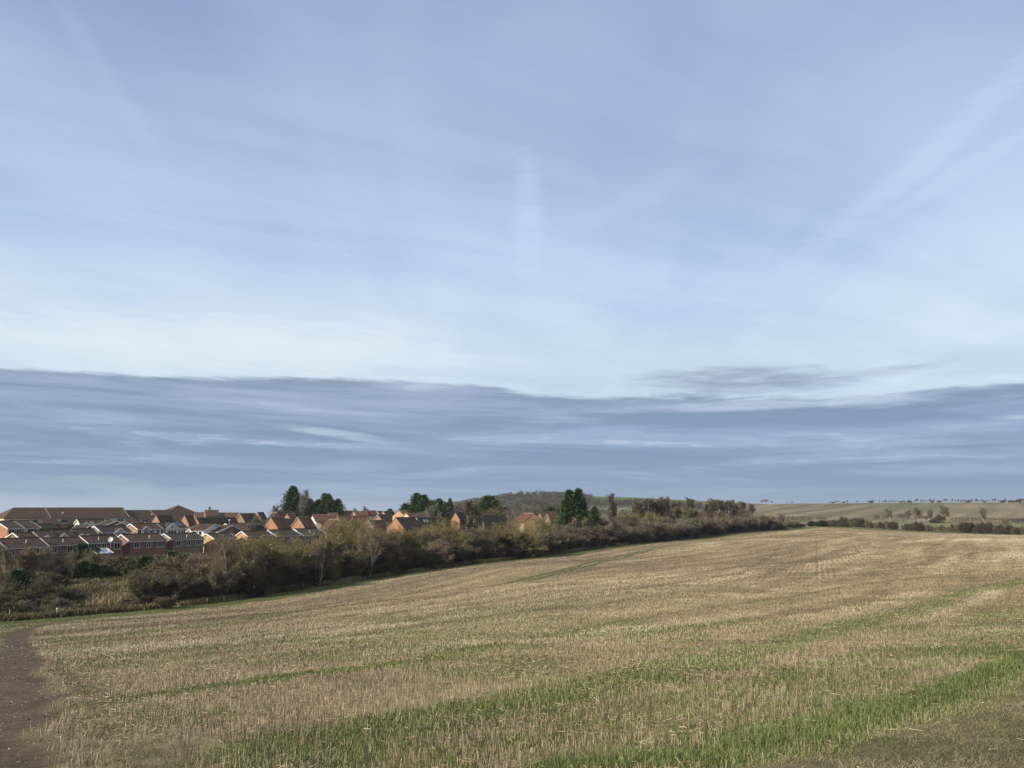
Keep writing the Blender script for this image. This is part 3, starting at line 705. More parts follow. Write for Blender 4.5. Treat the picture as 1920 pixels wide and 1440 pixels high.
WALLS = dict(
    red=brick('red_brick', (0.30, 0.115, 0.055), (0.21, 0.08, 0.04)),
    brown=brick('brown_brick', (0.25, 0.165, 0.09), (0.17, 0.115, 0.065)),
    yellow=brick('yellow_brick', (0.50, 0.30, 0.13), (0.40, 0.22, 0.09), (0.45, 0.4, 0.3)),
    orange=brick('orange_brick', (0.42, 0.185, 0.085), (0.32, 0.14, 0.07), (0.36, 0.3, 0.24)),
    cream=simple('cream_render', (0.68, 0.60, 0.40), 0.85), white=simple('white_render', (0.72, 0.71, 0.66), 0.8),
    pink=simple('pink_render', (0.62, 0.48, 0.38), 0.85))
ROOFS = dict(brown=tiles('brown_tiles', (0.092, 0.054, 0.034)), dark=tiles('dark_tiles', (0.072, 0.054, 0.038)), red=tiles('red_tiles', (0.155, 0.066, 0.042)),
             plum=tiles('plum_tiles', (0.122, 0.064, 0.042)), olive=tiles('mossy_tiles', (0.078, 0.064, 0.04)))
WHITE = simple('white_upvc', (0.70, 0.68, 0.63), 0.5, 0.4, 0.05)
BROWNTRIM = simple('brown_trim', (0.10, 0.06, 0.04), 0.6)
PALETRIM = simple('pale_mortar_verge', (0.36, 0.29, 0.22), 0.8)
TIMBER = simple('black_timber', (0.03, 0.028, 0.026), 0.7)
def glass_mat():
    m, N, b = pal('window_glass', 0.08, 0.6)
    b.inputs['Base Color'].default_value = (0.02, 0.024, 0.028, 1)
    return m
GLASS = glass_mat()
METAL = simple('galvanised_steel', (0.35, 0.35, 0.34), 0.5, 0.5)

class MB:
    def __init__(s): s.v = []; s.f = []
    def hexa(s, p):
        """8 corners: bottom 0-3 ccw, top 4-7"""
        i = len(s.v); s.v += [tuple(q) for q in p]
        s.f += [(i, i + 3, i + 2, i + 1), (i + 4, i + 5, i + 6, i + 7), (i, i + 1, i + 5, i + 4), (i + 1, i + 2, i + 6, i + 5), (i + 2, i + 3, i + 7, i + 6), (i + 3, i, i + 4, i + 7)]
    def box(s, x0, x1, y0, y1, z0, z1):
        s.hexa([(x0, y0, z0), (x1, y0, z0), (x1, y1, z0), (x0, y1, z0), (x0, y0, z1), (x1, y0, z1), (x1, y1, z1), (x0, y1, z1)])
    def prism(s, poly, vec):
        """convex or concave planar polygon swept along vec"""
        i = len(s.v); n = len(poly); v = Vector(vec)
        s.v += [tuple(q) for q in poly] + [tuple(Vector(q) + v) for q in poly]
        s.f.append(tuple(range(i + n - 1, i - 1, -1))); s.f.append(tuple(range(i + n, i + 2 * n)))
        for k in range(n):
            j = (k + 1) % n; s.f.append((i + k, i + j, i + n + j, i + n + k))
    def bar(s, a, b, w, h=None):
        h = h or w; a = Vector(a); b = Vector(b); d = (b - a).normalized()
        up = Vector((0, 0, 1)) if abs(d.z) < .95 else Vector((1, 0, 0)); x = d.cross(up).normalized() * (w / 2); y = x.cross(d).normalized() * (h / 2)
        s.hexa([a - x - y, a + x - y, a + x + y, a - x + y, b - x - y, b + x - y, b + x + y, b - x + y])
    def cyl(s, p, r, h, n=10, r2=None):
        r2 = r if r2 is None else r2; i = len(s.v)
        for k in range(n): a = 2 * math.pi * k / n; s.v.append((p[0] + r * math.cos(a), p[1] + r * math.sin(a), p[2]))
        for k in range(n): a = 2 * math.pi * k / n; s.v.append((p[0] + r2 * math.cos(a), p[1] + r2 * math.sin(a), p[2] + h))
        for k in range(n): s.f.append((i + k, i + (k + 1) % n, i + n + (k + 1) % n, i + n + k))
        s.f.append(tuple(range(i + n - 1, i - 1, -1))); s.f.append(tuple(range(i + n, i + 2 * n)))
    def build(s, name, mat, parent=None):
        me = bpy.data.meshes.new(name); me.from_pydata(s.v, [], s.f); me.update()
        if mat: me.materials.append(mat)
        import bmesh
        bm = bmesh.new(); bm.from_mesh(me); bmesh.ops.recalc_face_normals(bm, faces=bm.faces); bm.to_mesh(me); bm.free()
        return mesh_obj(name, me, parent)

def window(root, x, z, w, h, y=0.0, n=2, axis='y', sgn=-1, mat=None, plane=0.0):
    """frame with panes behind mullions; axis y: on a wall facing -y, axis x: on a gable at x=plane facing sgn"""
    mat = mat or WHITE; t = 0.07
    f = MB(); g = MB()
    def put(mb, a0, a1, z0, z1, d0, d1):
        if axis == 'y': mb.box(a0, a1, y - d1, y - d0, z0, z1)
        else:
            p0, p1 = plane + sgn * d0, plane + sgn * d1
            mb.box(min(p0, p1), max(p0, p1), a0, a1, z0, z1)
    put(f, x - w / 2, x - w / 2 + t, z, z + h, 0.004, .07); put(f, x + w / 2 - t, x + w / 2, z, z + h, .004, .07)
    put(f, x - w / 2 + t, x + w / 2 - t, z + h - t, z + h, .004, .066); put(f, x - w / 2 - .08, x + w / 2 + .08, z - .10, z, .004, .14)
    for k in range(1, n):
        a = x - w / 2 + w * k / n; put(f, a - t * .5, a + t * .5, z, z + h - t, .004, .062)
    put(g, x - w / 2 + t, x + w / 2 - t, z, z + h - t, .004, .03)
    fo = f.build('window', mat, root); g.build('pane', GLASS, fo)

def house(name, label, cu, cv, Y, pu, pv, eu, th=57.0, wall='red', roof='brown', trim='white', side='l', wins=((.2, 1.5, 2), (.5, 1.0, 2), (.8, 1.5, 2)),
          porch=(), group=None, frontwall=None, eave=None, gwin=(), chimney=None, vent=(), lower=True, cat='house', over=.28, Hmin=None, solar=None, skyl=(), dmax=14, barges=True, back=None):
    P = at(cu, cv, Y); T = R(th); ct, st = math.cos(T), math.sin(T)
    X = Vector((ct, st)); Yd = Vector((-st, ct))
    k = ray(eu, cv)[0]; sg = 1 if side == 'l' else -1
    L = (k * P.y - P.x) / (ct - k * st) * sg
    kp = ray(pu, pv)[0]
    hd = (kp * P.y - P.x) / (-st - kp * ct)
    hd = min(max(hd, 1.8), dmax / 2)
    L = min(max(L, 2.5), 80)
    pY = P.y + Yd.y * hd; rise = ray(pu, pv)[1] * pY - P.z
    rise = min(max(rise - .2, hd * .28), hd * 1.35)
    D = 2 * hd
    o2 = Vector((P.x, P.y)) - (X * L if side == 'r' else Vector((0, 0)))
    cs = [o2, o2 + X * L, o2 + Yd * D, o2 + X * L + Yd * D]
    g = min(hz(c.x, c.y) for c in cs)
    E = P.z - g
    if Hmin: E = max(E, Hmin)
    E = max(E, 2.4); g = P.z - E
    root = empty(name, (o2.x, o2.y, g), T)
    tag(root, label, cat, group)
    W = WALLS[wall]; RF = ROOFS[roof]
    pit = rise / hd
    # walls with gable ends
    w = MB(); w.box(0, L, 0, D, -.4, E)
    w.prism([(0, 0, E), (0, D, E), (0, D / 2, E + rise - .06)], (.22, 0, 0)); w.prism([(L - .22, 0, E), (L - .22, D, E), (L - .22, D / 2, E + rise - .06)], (.22, 0, 0))
    w.build('wall', W, root)
    if frontwall:
        fw = MB(); fw.box(.02, L - .02, -.05, -.002, E * .46, E - .02); fw.build('upper_cladding', WALLS[frontwall], root)
    # roof slabs
    r = MB(); th_ = .13; v = .18 if barges else .04
    for s_ in (0, 1):
        y0 = -over if s_ == 0 else D + over; z0 = E - over * pit
        a, b_ = (-v, y0, z0), (L + v, y0, z0); c, d = (L + v, D / 2, E + rise), (-v, D / 2, E + rise)
        up = Vector((0, 0, th_))
        r.hexa([a, b_, c, d] + [Vector(q) + up for q in (a, b_, c, d)])
    ro = r.build('roof', RF, root)
    rt = MB(); rt.bar((-v, D / 2, E + rise + th_ + .02), (L + v, D / 2, E + rise + th_ + .02), .26, .12); rt.build('ridge_tiles', RF if trim == 'white' else PALETRIM, ro)
    TM = dict(white=WHITE, brown=BROWNTRIM, pale=PALETRIM)[trim]
    if barges:
        for xx in (-v - .035, L + v + .035):
            bb = MB(); tw = .07 if trim != 'pale' else .10; hh = .22 if trim == 'white' else .2
            for y0 in (-over - .02, D + over + .02):
                bb.bar((xx, y0, E - over * pit + .03), (xx, D / 2, E + rise + .03), tw, hh)
            bb.build('bargeboard', TM, ro)
    gt = MB(); gt.box(-v, L + v, -over - .11, -over - .01, E - over * pit - .03, E - over * pit + .07); gt.build('gutter', TM if trim == 'white' else BROWNTRIM, ro)
    off = -.05 if frontwall else 0
    for f_, ww, n in wins:
        if ww < L * .6: window(root, f_ * L, E - 1.28, ww, 1.1, y=off, n=n)
    if lower and E > 4.3:
        for f_, ww, n in wins[::2]:
            if ww < L * .6: window(root, f_ * L, .9, ww, 1.15, n=n)
        if len(wins) > 1:
            dr = MB(); dx = .5 * L; dr.box(dx - .45, dx + .45, -.06, -.003, 0, 2.05); dr.build('door', BROWNTRIM, root)
    for a, z_, ww in gwin:
        window(root, a * D, z_ * E, ww, 1.1, axis='x', sgn=-1 if side == 'l' else 1, plane=0 if side == 'l' else L, n=1)
    for (px, pw, tud) in porch:      # a little gable rising from the front wall
        xc = px * L; ph = pw * .36; y1 = -.55
        pm = MB(); pm.box(xc - pw / 2, xc + pw / 2, y1, -.004 + off, E * .46, E - .25)
        pm.prism([(xc - pw / 2, y1, E - .25), (xc + pw / 2, y1, E - .25), (xc, y1, E - .25 + ph)], (0, .5, 0))
        po = pm.build('gable_bay', WALLS['white'], root)
        pr = MB(); run = (ph + .2) / max(pit, .3)
        for s_ in (-1, 1):
            xe = xc + s_ * (pw / 2 + .2); z0 = E - .25 - .2 * ph / (pw / 2)
            a, b_, c, d = (xe, y1 - .15, z0), (xc, y1 - .15, E - .22 + ph), (xc, run, E - .22 + ph), (xe, .1, z0)
            q = [a, b_, c, d]; up = Vector((0, 0, .1)); pr.hexa(q + [Vector(t_) + up for t_ in q])
        pr.build('bay_roof', RF, po)
        bb = MB()
        for s_ in (-1, 1): bb.bar((xc + s_ * (pw / 2 + .22), y1 - .18, E - .22 - .2 * ph / (pw / 2)), (xc, y1 - .18, E - .14 + ph), .07, .2)
        bb.build('bargeboard', WHITE, po)
        if tud:
            tb = MB(); tb.box(xc - pw / 2, xc + pw / 2, y1 - .04, y1 - .002, E - .36, E - .26); tb.box(xc - .05, xc + .05, y1 - .045, y1 - .003, E - .26, E - .3 + ph)
            for s_ in (-1, 1):
                tb.box(xc + s_ * pw * .46 - .05, xc + s_ * pw * .46 + .05, y1 - .046, y1 - .004, E * .5, E - .37)
                tb.bar((xc + s_ * pw * .28, y1 - .03, E - .26), (xc + s_ * .05, y1 - .03, E - .35 + ph * .6), .07, .05)
            tb.build('timber_framing', TIMBER, po)
        window(po, xc, E - 1.45, pw * .62, 1.05, y=y1, n=3)
    if frontwall == 'white' and porch:
        tb = MB(); n = max(3, int(L / .9))
        for i in range(n + 1): xx = .06 + (L - .12) * i / n; tb.box(xx - .05, xx + .05, -.09, -.052, E * .48, E - .1)
        tb.build('timber_framing', TIMBER, root)
    if chimney is not None:
        cx_ = chimney * L; cm = MB(); cm.box(cx_ - .35, cx_ + .35, D / 2 - .5, D / 2 + .5, E + rise - .8, E + rise + 1.0); cm.box(cx_ - .42, cx_ + .42, D / 2 - .57, D / 2 + .57, E + rise + 1.003, E + rise + 1.12)
        co = cm.build('chimney', W, ro)
        cp = MB(); [cp.cyl((cx_, D / 2 + q, E + rise + 1.12), .11, .3, 8, .09) for q in (-.25, .25)]; cp.build('chimney_pots', ROOFS['red'], co)
    for f_, t_ in vent:              # soil pipe and vent caps on the slope
        vm = MB(); vm.cyl((f_ * L, t_ * D / 2, E + rise * t_ - .02), .08, .62, 8); vm.cyl((f_ * L, t_ * D / 2, E + rise * t_ + .6), .13, .10, 8, .05); vm.build('roof_vent', WHITE, ro)
    def on_slope(x0, x1, t0, t1, lift, name, mat, par):
        q = MB(); pts = [(x0, t0 * D / 2, E + rise * t0), (x1, t0 * D / 2, E + rise * t0), (x1, t1 * D / 2, E + rise * t1), (x0, t1 * D / 2, E + rise * t1)]
        q.hexa([Vector(p) + Vector((0, 0, th_ + .01)) for p in pts] + [Vector(p) + Vector((0, 0, th_ + lift)) for p in pts]); return q.build(name, mat, par)
    if solar:
        for i in range(solar[2]):
            a = solar[0] + (solar[1] - solar[0]) * i / solar[2]; b_ = solar[0] + (solar[1] - solar[0]) * (i + .94) / solar[2]
            on_slope(a * L, b_ * L, .30, .93, .12, 'solar_panel', SOLAR, ro)
    for f_ in skyl:
        s_ = on_slope(f_ * L - .4, f_ * L + .4, .42, .72, .10, 'skylight', METAL, ro); on_slope(f_ * L - .32, f_ * L + .32, .45, .69, .13, 'pane', SKYGLASS, s_)
    return root
def solar_mat():
    m, N, b = pal('solar_glass', 0.12, 0.8); b.inputs['Base Color'].default_value = (0.018, 0.03, 0.055, 1); return m
SOLAR = solar_mat()
m_, N_, b_2 = pal('skylight_glass', 0.03, 1.0); b_2.inputs['Base Color'].default_value = (0.5, 0.58, 0.66, 1); SKYGLASS = m_; b_2.inputs['Metallic'].default_value = .7

S3 = ((.17, 1.1, 2), (.5, .9, 2), (.82, 1.3, 3)); S2 = ((.25, 1.2, 2), (.72, 1.0, 2))
GA = 'brick houses in the row nearest the field'
h = house
# nearest row: corner (u,v), distance, gable peak (u,v), far end of the eave
h('brick_house', 'red brick house cut off by the left edge of the photo, one white window showing', -60,1033,128, -78,1013, 9, wins=((.3,1.2,2),(.86,1.2,2)), group=GA)
h('brick_house', 'brick house with long brown roof at far left, white window low at its right end', 14,1028,134, -4,1009, 89, wins=((.12,.9,2),(.4,.9,2),(.8,1.2,2)), group=GA, vent=((.55,.4),))
h('brick_house', 'brick house with bold white bargeboard crossing brown roofs, second whole one from left', 93,1023,142, 78,1008, 162, wins=((.14,.9,2),(.55,1.0,2),(.86,1.0,2)), group=GA, vent=((.42,.3),))
h('brick_house', 'dark red brick house carrying the big white satellite dish', 166,1018.5,148, 151,1004, 229, wins=((.12,1.6,3),(.46,1.0,2),(.85,1.2,2)), group=GA, vent=((.36,.3),))
h('brick_house', 'bright red brick house with shaded gable right of the satellite dish', 245,1015.5,157, 229,1001, 312, wins=S3, group=GA, vent=((.58,.3),))
h('brick_house', 'mottled buff brick house with three white windows and white gable trim', 325,1012.5,167, 309,999.5, 382, wall='brown', roof='dark', wins=S3, group=GA, vent=((.5,.25),))
h('brick_house', 'yellow brick house showing its whole sunlit gable under white trim', 402,1010,177, 388,999.5, 443, wall='yellow', roof='dark', wins=S2, group=GA)
h('brick_house', 'yellow brick house with small white gable peak half hidden by bushes', 464,1005,184, 454,995, 508, wall='yellow', roof='brown', wins=S2, group=GA)
h('brick_house', 'brick house with mossy olive roof mostly hidden behind bare branches', 519,1005,190, 503,993, 562, wall='brown', roof='olive', wins=S3, group=GA)
h('brick_house', 'brick house with dark grey roof and white window, last of the nearest row', 569,1003.5,198, 552,991, 610, wall='brown', roof='dark', wins=S3, group=GA, vent=((.4,.3),))
# second row
GB = 'dark roofed houses of the second row'
h('brick_house', 'orange brick gable end under white trim at the far left, dark roof', 15,991,166, -5,978, 43, wall='orange', roof='dark', wins=S2, group=GB)
h('brick_house', 'dark roofed house with diagonal white bargeboard and pale wall at far left', 46,990,172, 26,979, 74, wall='cream', roof='dark', wins=((.5,1.8,3),), group=GB)
h('brick_house', 'low dark roof with brown gable peak and white trim behind the far left roofs', 37,1009,150, 26,998, 76, wall='brown', roof='dark', wins=(), group=GB, lower=False)
h('brick_house', 'dark roof with tiny white gablet behind the long brown roofs', 76,1009,152, 62,994, 108, wall='brown', roof='dark', wins=(), group=GB, porch=((.3,1.6,False),), barges=False)
h('brick_house', 'dark purplish roof with a small white tudor gablet facing the field', 108,1007,156, 96,993, 143, wall='brown', roof='dark', wins=(), group=GB, porch=((.25,2.2,True),), barges=False)
h('brick_house', 'dark roof with two little white gable peaks, left of the satellite dish', 145,1006,160, 133,991, 186, wall='brown', roof='dark', wins=(), group=GB, porch=((.12,1.8,False),(.4,1.4,False)), barges=False)
h('brick_house', 'wide shallow brown brick gable under thin white trim in the left cluster', 138,991,176, 121,984, 152, th=10, wall='brown', roof='dark', wins=(), group=GB, side='l')
h('brick_house', 'broad dark hipped looking roof left of the cream walled house', 66,991,180, 84,981, 106, th=62, wall='brown', roof='dark', trim='brown', wins=(), group=GB)
h('brick_house', 'dark roofed house with white bargeboard and a black and white bay gable', 191,998.5,166, 179,985.5, 246, wall='brown', roof='dark', frontwall='cream', wins=((.12,1.2,2),(.3,1.0,2)), porch=((.56,2.6,True),), group=GB)
h('brick_house', 'red brick gabled house with white timbered front and small pointed bay', 258,992,176, 246,981, 303, wall='orange', roof='brown', frontwall='white', wins=((.08,.8,2),(.6,1.0,2),(.85,.9,2)), porch=((.3,1.9,True),), gwin=((.15,.75,.7),), group=GB)
h('brick_house', 'white timbered house with blue solar panels on its dark roof', 304,991.5,182, 292,980, 353, wall='brown', roof='dark', frontwall='white', wins=((.62,1.0,2),(.84,1.5,3)), porch=((.33,3.6,True),), solar=(.30,.93,6), group=GB)
h('brick_house', 'house with cream windowed wall and greenish dark roof in front of the long building', 150,982,196, 158,973, 198, th=48, wall='cream', roof='olive', frontwall='cream', wins=((.55,1.4,3),(.8,1.6,3)), porch=((.2,1.2,False),(.42,1.5,False)), group=GB)
h('brick_house', 'dark roof with long white slanting bargeboard, left one of two side by side', 176,986.5,188, 200,975, 194, th=-30, wall='brown', roof='dark', wins=(), group=GB, side='l', lower=False)
h('brick_house', 'dark roof with long white slanting bargeboard, right one of two side by side', 195,985,190, 213,977, 214, th=-28, wall='brown', roof='dark', wins=(), group=GB, side='l', lower=False)
h('brick_house', 'shallow brown brick gable with white trim just left of the red gabled house', 246,984,188, 232,978, 252, th=8, wall='brown', roof='dark', wins=(), group=GB, lower=False)
h('brick_house', 'house with white rendered wall and small white pointed gablet right of the solar roof', 352,995,184, 372,982, 384, th=-14, wall='white', roof='brown', frontwall='white', wins=((.75,.8,1),), porch=((.2,1.4,False),), group=GB, lower=False)
h('brick_house', 'brown roof with white slanting bargeboard ending beside the street lamp', 386,997,186, 410,984, 410, th=-20, wall='brown', roof='brown', frontwall='white', wins=(), porch=((.45,1.3,False),), group=GB, lower=False)
h('brick_house', 'wide brown roof with thin white gable trim just behind the yellow gable', 440,996,196, 424,986.5, 478, th=40, wall='brown', roof='brown', wins=(), group=GB)
h('brick_house', 'brown roof with narrow white edged peak right of the street lamp', 470,993,203, 458,988, 500, th=57, wall='brown', roof='brown', wins=(), group=GB, lower=False)
# third row, steeper roofs
GC = 'steep roofed orange brick houses behind'
h('brick_house', 'steep orange brick gable with grey green roof in front of the long building', 301,982,212, 293,965, 328, wall='orange', roof='olive', trim='brown', wins=S2, group=GC, barges=False)
h('brick_house', 'steep orange brick gable right of the grey green roof, dark roof behind', 354,983,216, 346,965, 368, wall='orange', roof='brown', trim='brown', wins=(), group=GC, barges=False)
h('brick_house', 'long brown roofed terrace with a brown brick gable behind the street lamp', 376,986,222, 368,970, 449, wall='orange', roof='brown', trim='brown', wins=S3, group=GC, barges=False)
h('brick_house', 'plum brown roof with pale slanting verge left of the bare garden tree', 459,978,246, 450,962, 486, wall='brown', roof='plum', trim='pale', wins=S2, group=GC)
h('brick_house', 'small orange brick gable high in the middle cluster', 489,972,262, 486,960, 500, wall='orange', roof='dark', trim='brown', wins=(), group=GC, barges=False)
h('brick_house', 'orange brick side wall under dark roof behind the big reddish roof', 497,978,244, 511,960, 494, th=-35, wall='orange', roof='dark', trim='brown', wins=((.3,1.0,2),(.7,1.0,2)), group=GC, barges=False, side='l')
h('brick_house', 'large steep orange brick gable with dark red roof above the mossy roof', 521,990,222, 508,969.5, 546, wall='orange', roof='plum', trim='brown', wins=(), group=GC, barges=False)
h('brick_house', 'brown roof part hidden between the red roofs, small orange gable', 541,985,236, 538,972, 562, wall='orange', roof='plum', trim='brown', wins=(), group=GC, barges=False)
h('brick_house', 'plum red roof with pale slanting verge below the tall conifer', 571,988.5,232, 559,969, 592, wall='orange', roof='red', trim='pale', wins=(), group=GC)
h('brick_house', 'brown roof on the skyline just left of the tall conifer', 520,972,280, 512,959, 556, wall='orange', roof='plum', trim='pale', wins=(), group=GC)
h('brick_house', 'reddish roof with short white window strip below the tall conifer', 545,974,264, 538,963, 560, wall='orange', roof='red', trim='brown', wins=((.5,1.6,2),), group=GC, barges=False)
h('brick_house', 'cream rendered house with bright red roof under the middle conifers', 593,978,262, 586,964.5, 634, th=24, wall='cream', roof='red', trim='brown', wins=((.28,1.0,2),), group=GC)
h('brick_house', 'red roof stepping up toward the middle conifers', 618,973,270, 615,961.5, 637, th=24, wall='cream', roof='red', trim='brown', wins=(), group=GC, barges=False)
h('brick_house', 'salmon red roof sloping down left above the grey roofed end house', 611,995,214, 632,974, 596, th=-32, wall='yellow', roof='red', trim='brown', wins=(), group=GC, side='r', barges=False)
h('brick_house', 'long reddish ridge showing above the olive hedge trees', 640,985,236, 634,966.5, 697, th=35, wall='orange', roof='plum', trim='pale', wins=(), group=GC)
h('brick_house', 'dark red roof on the skyline right of the middle conifers', 646,966,300, 640,957.5, 668, th=30, wall='orange', roof='red', trim='brown', wins=(), group=GC, barges=False)
h('brick_house', 'red roof with small yellow gable peak on the skyline', 668,967,296, 664,958.5, 690, th=30, wall='yellow', roof='red', trim='pale', wins=(), group=GC)
h('brick_house', 'dark red skyline roof with pale sloping gable at its left', 690,966,300, 687,957, 708, th=35, wall='cream', roof='red', trim='pale', wins=(), group=GC)
h('brick_house', 'pair end with small yellow gable and dark roof, left peak', 714,967,306, 712,958, 719, wall='yellow', roof='dark', trim='pale', wins=(), group=GC)
h('brick_house', 'pair end with small yellow gable and dark roof, right peak', 725,967,306, 723,958.5, 734, wall='yellow', roof='dark', trim='pale', wins=(), group=GC)
h('brick_house', 'plum roof with pale verge and a white vent left of the yellow gable', 716,975.5,252, 711,964, 734, wall='orange', roof='plum', trim='pale', wins=(), group=GC)
h('brick_house', 'low plum roof behind olive twigs left of the big orange gable', 700,986,226, 692,975, 728, wall='orange', roof='plum', trim='pale', wins=(), group=GC)
h('brick_house', 'orange gabled house with long brown roof above the olive willows', 757,990.5,206, 742,969.5, 792, wall='orange', roof='brown', trim='brown', wins=S3, group=GC, barges=False)
h('brick_house', 'brown roofed house with two shiny skylights and pale verge', 793,987,214, 781,970, 836, wall='orange', roof='brown', trim='pale', wins=(), skyl=(.22,.34), group=GC)
h('brick_house', 'tall plum roof with small yellow gable corner left of the dark cypress', 760,969,262, 748,956, 764, th=30, wall='yellow', roof='plum', trim='brown', wins=(), group=GC, barges=False)
h('brick_house', 'low roofed house with pale fascia strip in front of the dark cypress', 768,969,256, 762,961.5, 806, th=30, wall='cream', roof='brown', trim='pale', wins=((.4,2.2,3),), group=GC)
h('brick_house', 'dark roof with a sliver of orange gable behind the pale birch', 862,975,262, 856,958, 880, wall='orange', roof='dark', trim='brown', wins=(), group=GC, barges=False)
h('brick_house', 'dark ridge showing between the birch and the round evergreen', 846,968,290, 838,957, 872, th=30, wall='brown', roof='dark', trim='pale', wins=(), group=GC)
h('brick_house', 'mossy roof with pale verge left of the pollarded stump', 908,982,236, 898,965, 940, wall='brown', roof='olive', trim='pale', wins=(), group=GC)
h('brick_house', 'long dull roof in front of the wooded hill', 916,970,268, 910,957.5, 966, th=30, wall='brown', roof='olive', trim='pale', wins=(), group=GC)
h('brick_house', 'house with glowing yellow gable facing the field and red roof', 983,979,236, 1001,962, 964, th=-70, wall='yellow', roof='red', trim='brown', wins=((.2,1.2,2),), side='r', group=GC, gwin=((.62,.42,.8),), barges=False)
h('brick_house', 'purplish red roof with small white window left of the tall dark cypress pair', 1020,976,262, 1012,959, 1056, th=30, wall='brown', roof='plum', trim='brown', wins=((.6,1.0,2),), group=GC)
h('brick_house', 'dark red roof tucked against the tall dark cypress pair', 1032,977,250, 1030,963.5, 1062, th=28, wall='brown', roof='plum', trim='pale', wins=(), group=GC)
h('brick_house', 'brown hipped house with square chimney on the skyline', 386,968,270, 383,959, 412, th=25, wall='brown', roof='brown', trim='brown', wins=(), chimney=.35, group=GC, barges=False)
h('brick_house', 'flat looking brown ridge on the skyline left of the street lamp', 366,972,276, 362,963, 392, th=25, wall='brown', roof='plum', trim='brown', wins=(), group=GC, barges=False)
h('brick_house', 'brown skyline ridge right of the chimney house', 412,973,272, 408,963.5, 450, th=22, wall='brown', roof='plum', trim='brown', wins=(), group=GC, barges=False)

# the long two-storey building on the skyline with recessed cream bays under its roof
def long_building():
    A = at(8, 969.5, 268); B = at(242, 971.5, 300); B2 = at(345, 973, 318)
    for (P, Q, name, label, bays, hipL, zr) in (
        (A, B, 'long_building', 'very long brown roofed building with cream bays under the eaves, at the left skyline',
         [(-.02,.09,0), (.10,.285,1), (.37,.50,1), (.585,.665,0), (.80,.985,1)], True, 3.5),
        (B, B2, 'long_building', 'lower continuation of the long brown roofed building toward the pyramid roof',
         [(.12,.36,0), (.55,.66,0)], False, 3.2)):
        d = Vector((Q.x - P.x, Q.y - P.y)); L = d.length; th = math.atan2(d.y, d.x); D = 13.0
        g = min(hz(P.x, P.y), hz(Q.x, Q.y)) ; E = P.z - g; root = empty(name, (P.x, P.y, g), th); tag(root, label, 'building', 'long brown roofed buildings')
        ze = E + (Q.z - P.z) * .5
        w = MB(); w.box(0, L, 0, D, -.5, ze); w.build('wall', WALLS['cream'], root)
        r = MB(); x0 = 4.5 if hipL else 0
        a, b_, c, dd = (-.3, -.5, ze - .15), (L + .3, -.5, ze - .15), (L + .3, D / 2, ze + zr), (x0, D / 2, ze + zr)
        r.hexa([a, b_, c, dd] + [Vector(q) + Vector((0, 0, .15)) for q in (a, b_, c, dd)])
        a, b_, c, dd = (-.3, D + .5, ze - .15), (L + .3, D + .5, ze - .15), (L + .3, D / 2, ze + zr), (x0, D / 2, ze + zr)
        r.hexa([a, b_, c, dd] + [Vector(q) + Vector((0, 0, .15)) for q in (a, b_, c, dd)])
        if hipL:
            a, b_, c = (-.3, D + .5, ze - .14), (-.3, -.5, ze - .14), (x0, D / 2, ze + zr + .01)
            r.prism([a, b_, c], (0, 0, .14))
        ro = r.build('roof', ROOFS['brown'], root)
        s = MB(); [s.bar((q * L, -.5, ze + .03), (q * L, D / 2, ze + zr + .17), .22, .12) for q in ((.345, .999) if hipL else (.5,))]; s.build('verge_strip', PALETRIM, ro)
        # the roof sweeps down between the bays
        xs = 0.0; wing = MB()
        pieces = []
        for b0, b1, _ in bays + [(1.02, 1.1, 0)]:
            if b0 * L - xs > 1: pieces.append((xs, b0 * L))
            xs = b1 * L
        sl = zr / (D / 2 + .5); ext = 3.6
        for p0, p1 in pieces:
            q = [(p0 - 1.2, -.5 - ext, ze - .15 - ext * sl), (p1 + 1.2, -.5 - ext, ze - .15 - ext * sl), (p1, -.48, ze - .14), (p0, -.48, ze - .14)]
            wing.hexa([Vector(t) for t in q] + [Vector(t) + Vector((0, 0, .15)) for t in q])
            wing.box(p0 - 1, p1 + 1, -.4 - ext, -.02, -.5, ze - .5 - ext * sl)
        wing.build('lower_roof', ROOFS['brown'], ro)
        for b0, b1, lit in bays:
            bx0, bx1 = max(b0 * L, .2), b1 * L - .2
            n = max(1, int((bx1 - bx0) / 5))
            for i in range(n): window(root, bx0 + (bx1 - bx0) * (i + .68) / n, ze - 1.75, min(2.4, (bx1 - bx0) * .5), 1.3, y=-.004, n=4)
            lo = MB(); lo.box(bx0, bx1, -2.6, -.01, ze - 3.6, ze - 2.2); lo.build('lower_storey', WALLS['brown'] if lit else WALLS['pink'], root)
        vm = MB(); vm.cyl((L * .46, D * .2, ze + zr * .42), .25, .5, 8); vm.build('roof_vent', WHITE, ro)
long_building()
def pyramid(name, label, u, v, Y, w, h, th, mat, body=3.0):
    P = at(u, v, Y); zb = P.z - h; g = hz(P.x, P.y)
    root = empty(name, (P.x, P.y, g), R(th)); tag(root, label, 'building')
    m = MB(); m.box(-w / 2 + .4, w / 2 - .4, -w / 2 + .4, w / 2 - .4, -.4, zb - g); m.build('wall', WALLS['brown'], root)
    m = MB(); i = 0; z = zb - g
    m.v = [(-w / 2, -w / 2, z), (w / 2, -w / 2, z), (w / 2, w / 2, z), (-w / 2, w / 2, z), (0, 0, z + h)]; m.f = [(0, 1, 4), (1, 2, 4), (2, 3, 4), (3, 0, 4), (3, 2, 1, 0)]
    ro = m.build('roof', mat, root)
    s = MB(); [s.bar((sx * w / 2, sy * w / 2, z + .03), (0, 0, z + h + .03), .2, .1) for sx, sy in ((-1, -1), (1, -1), (1, 1), (-1, 1))]; s.build('hip_tiles', PALETRIM, ro)
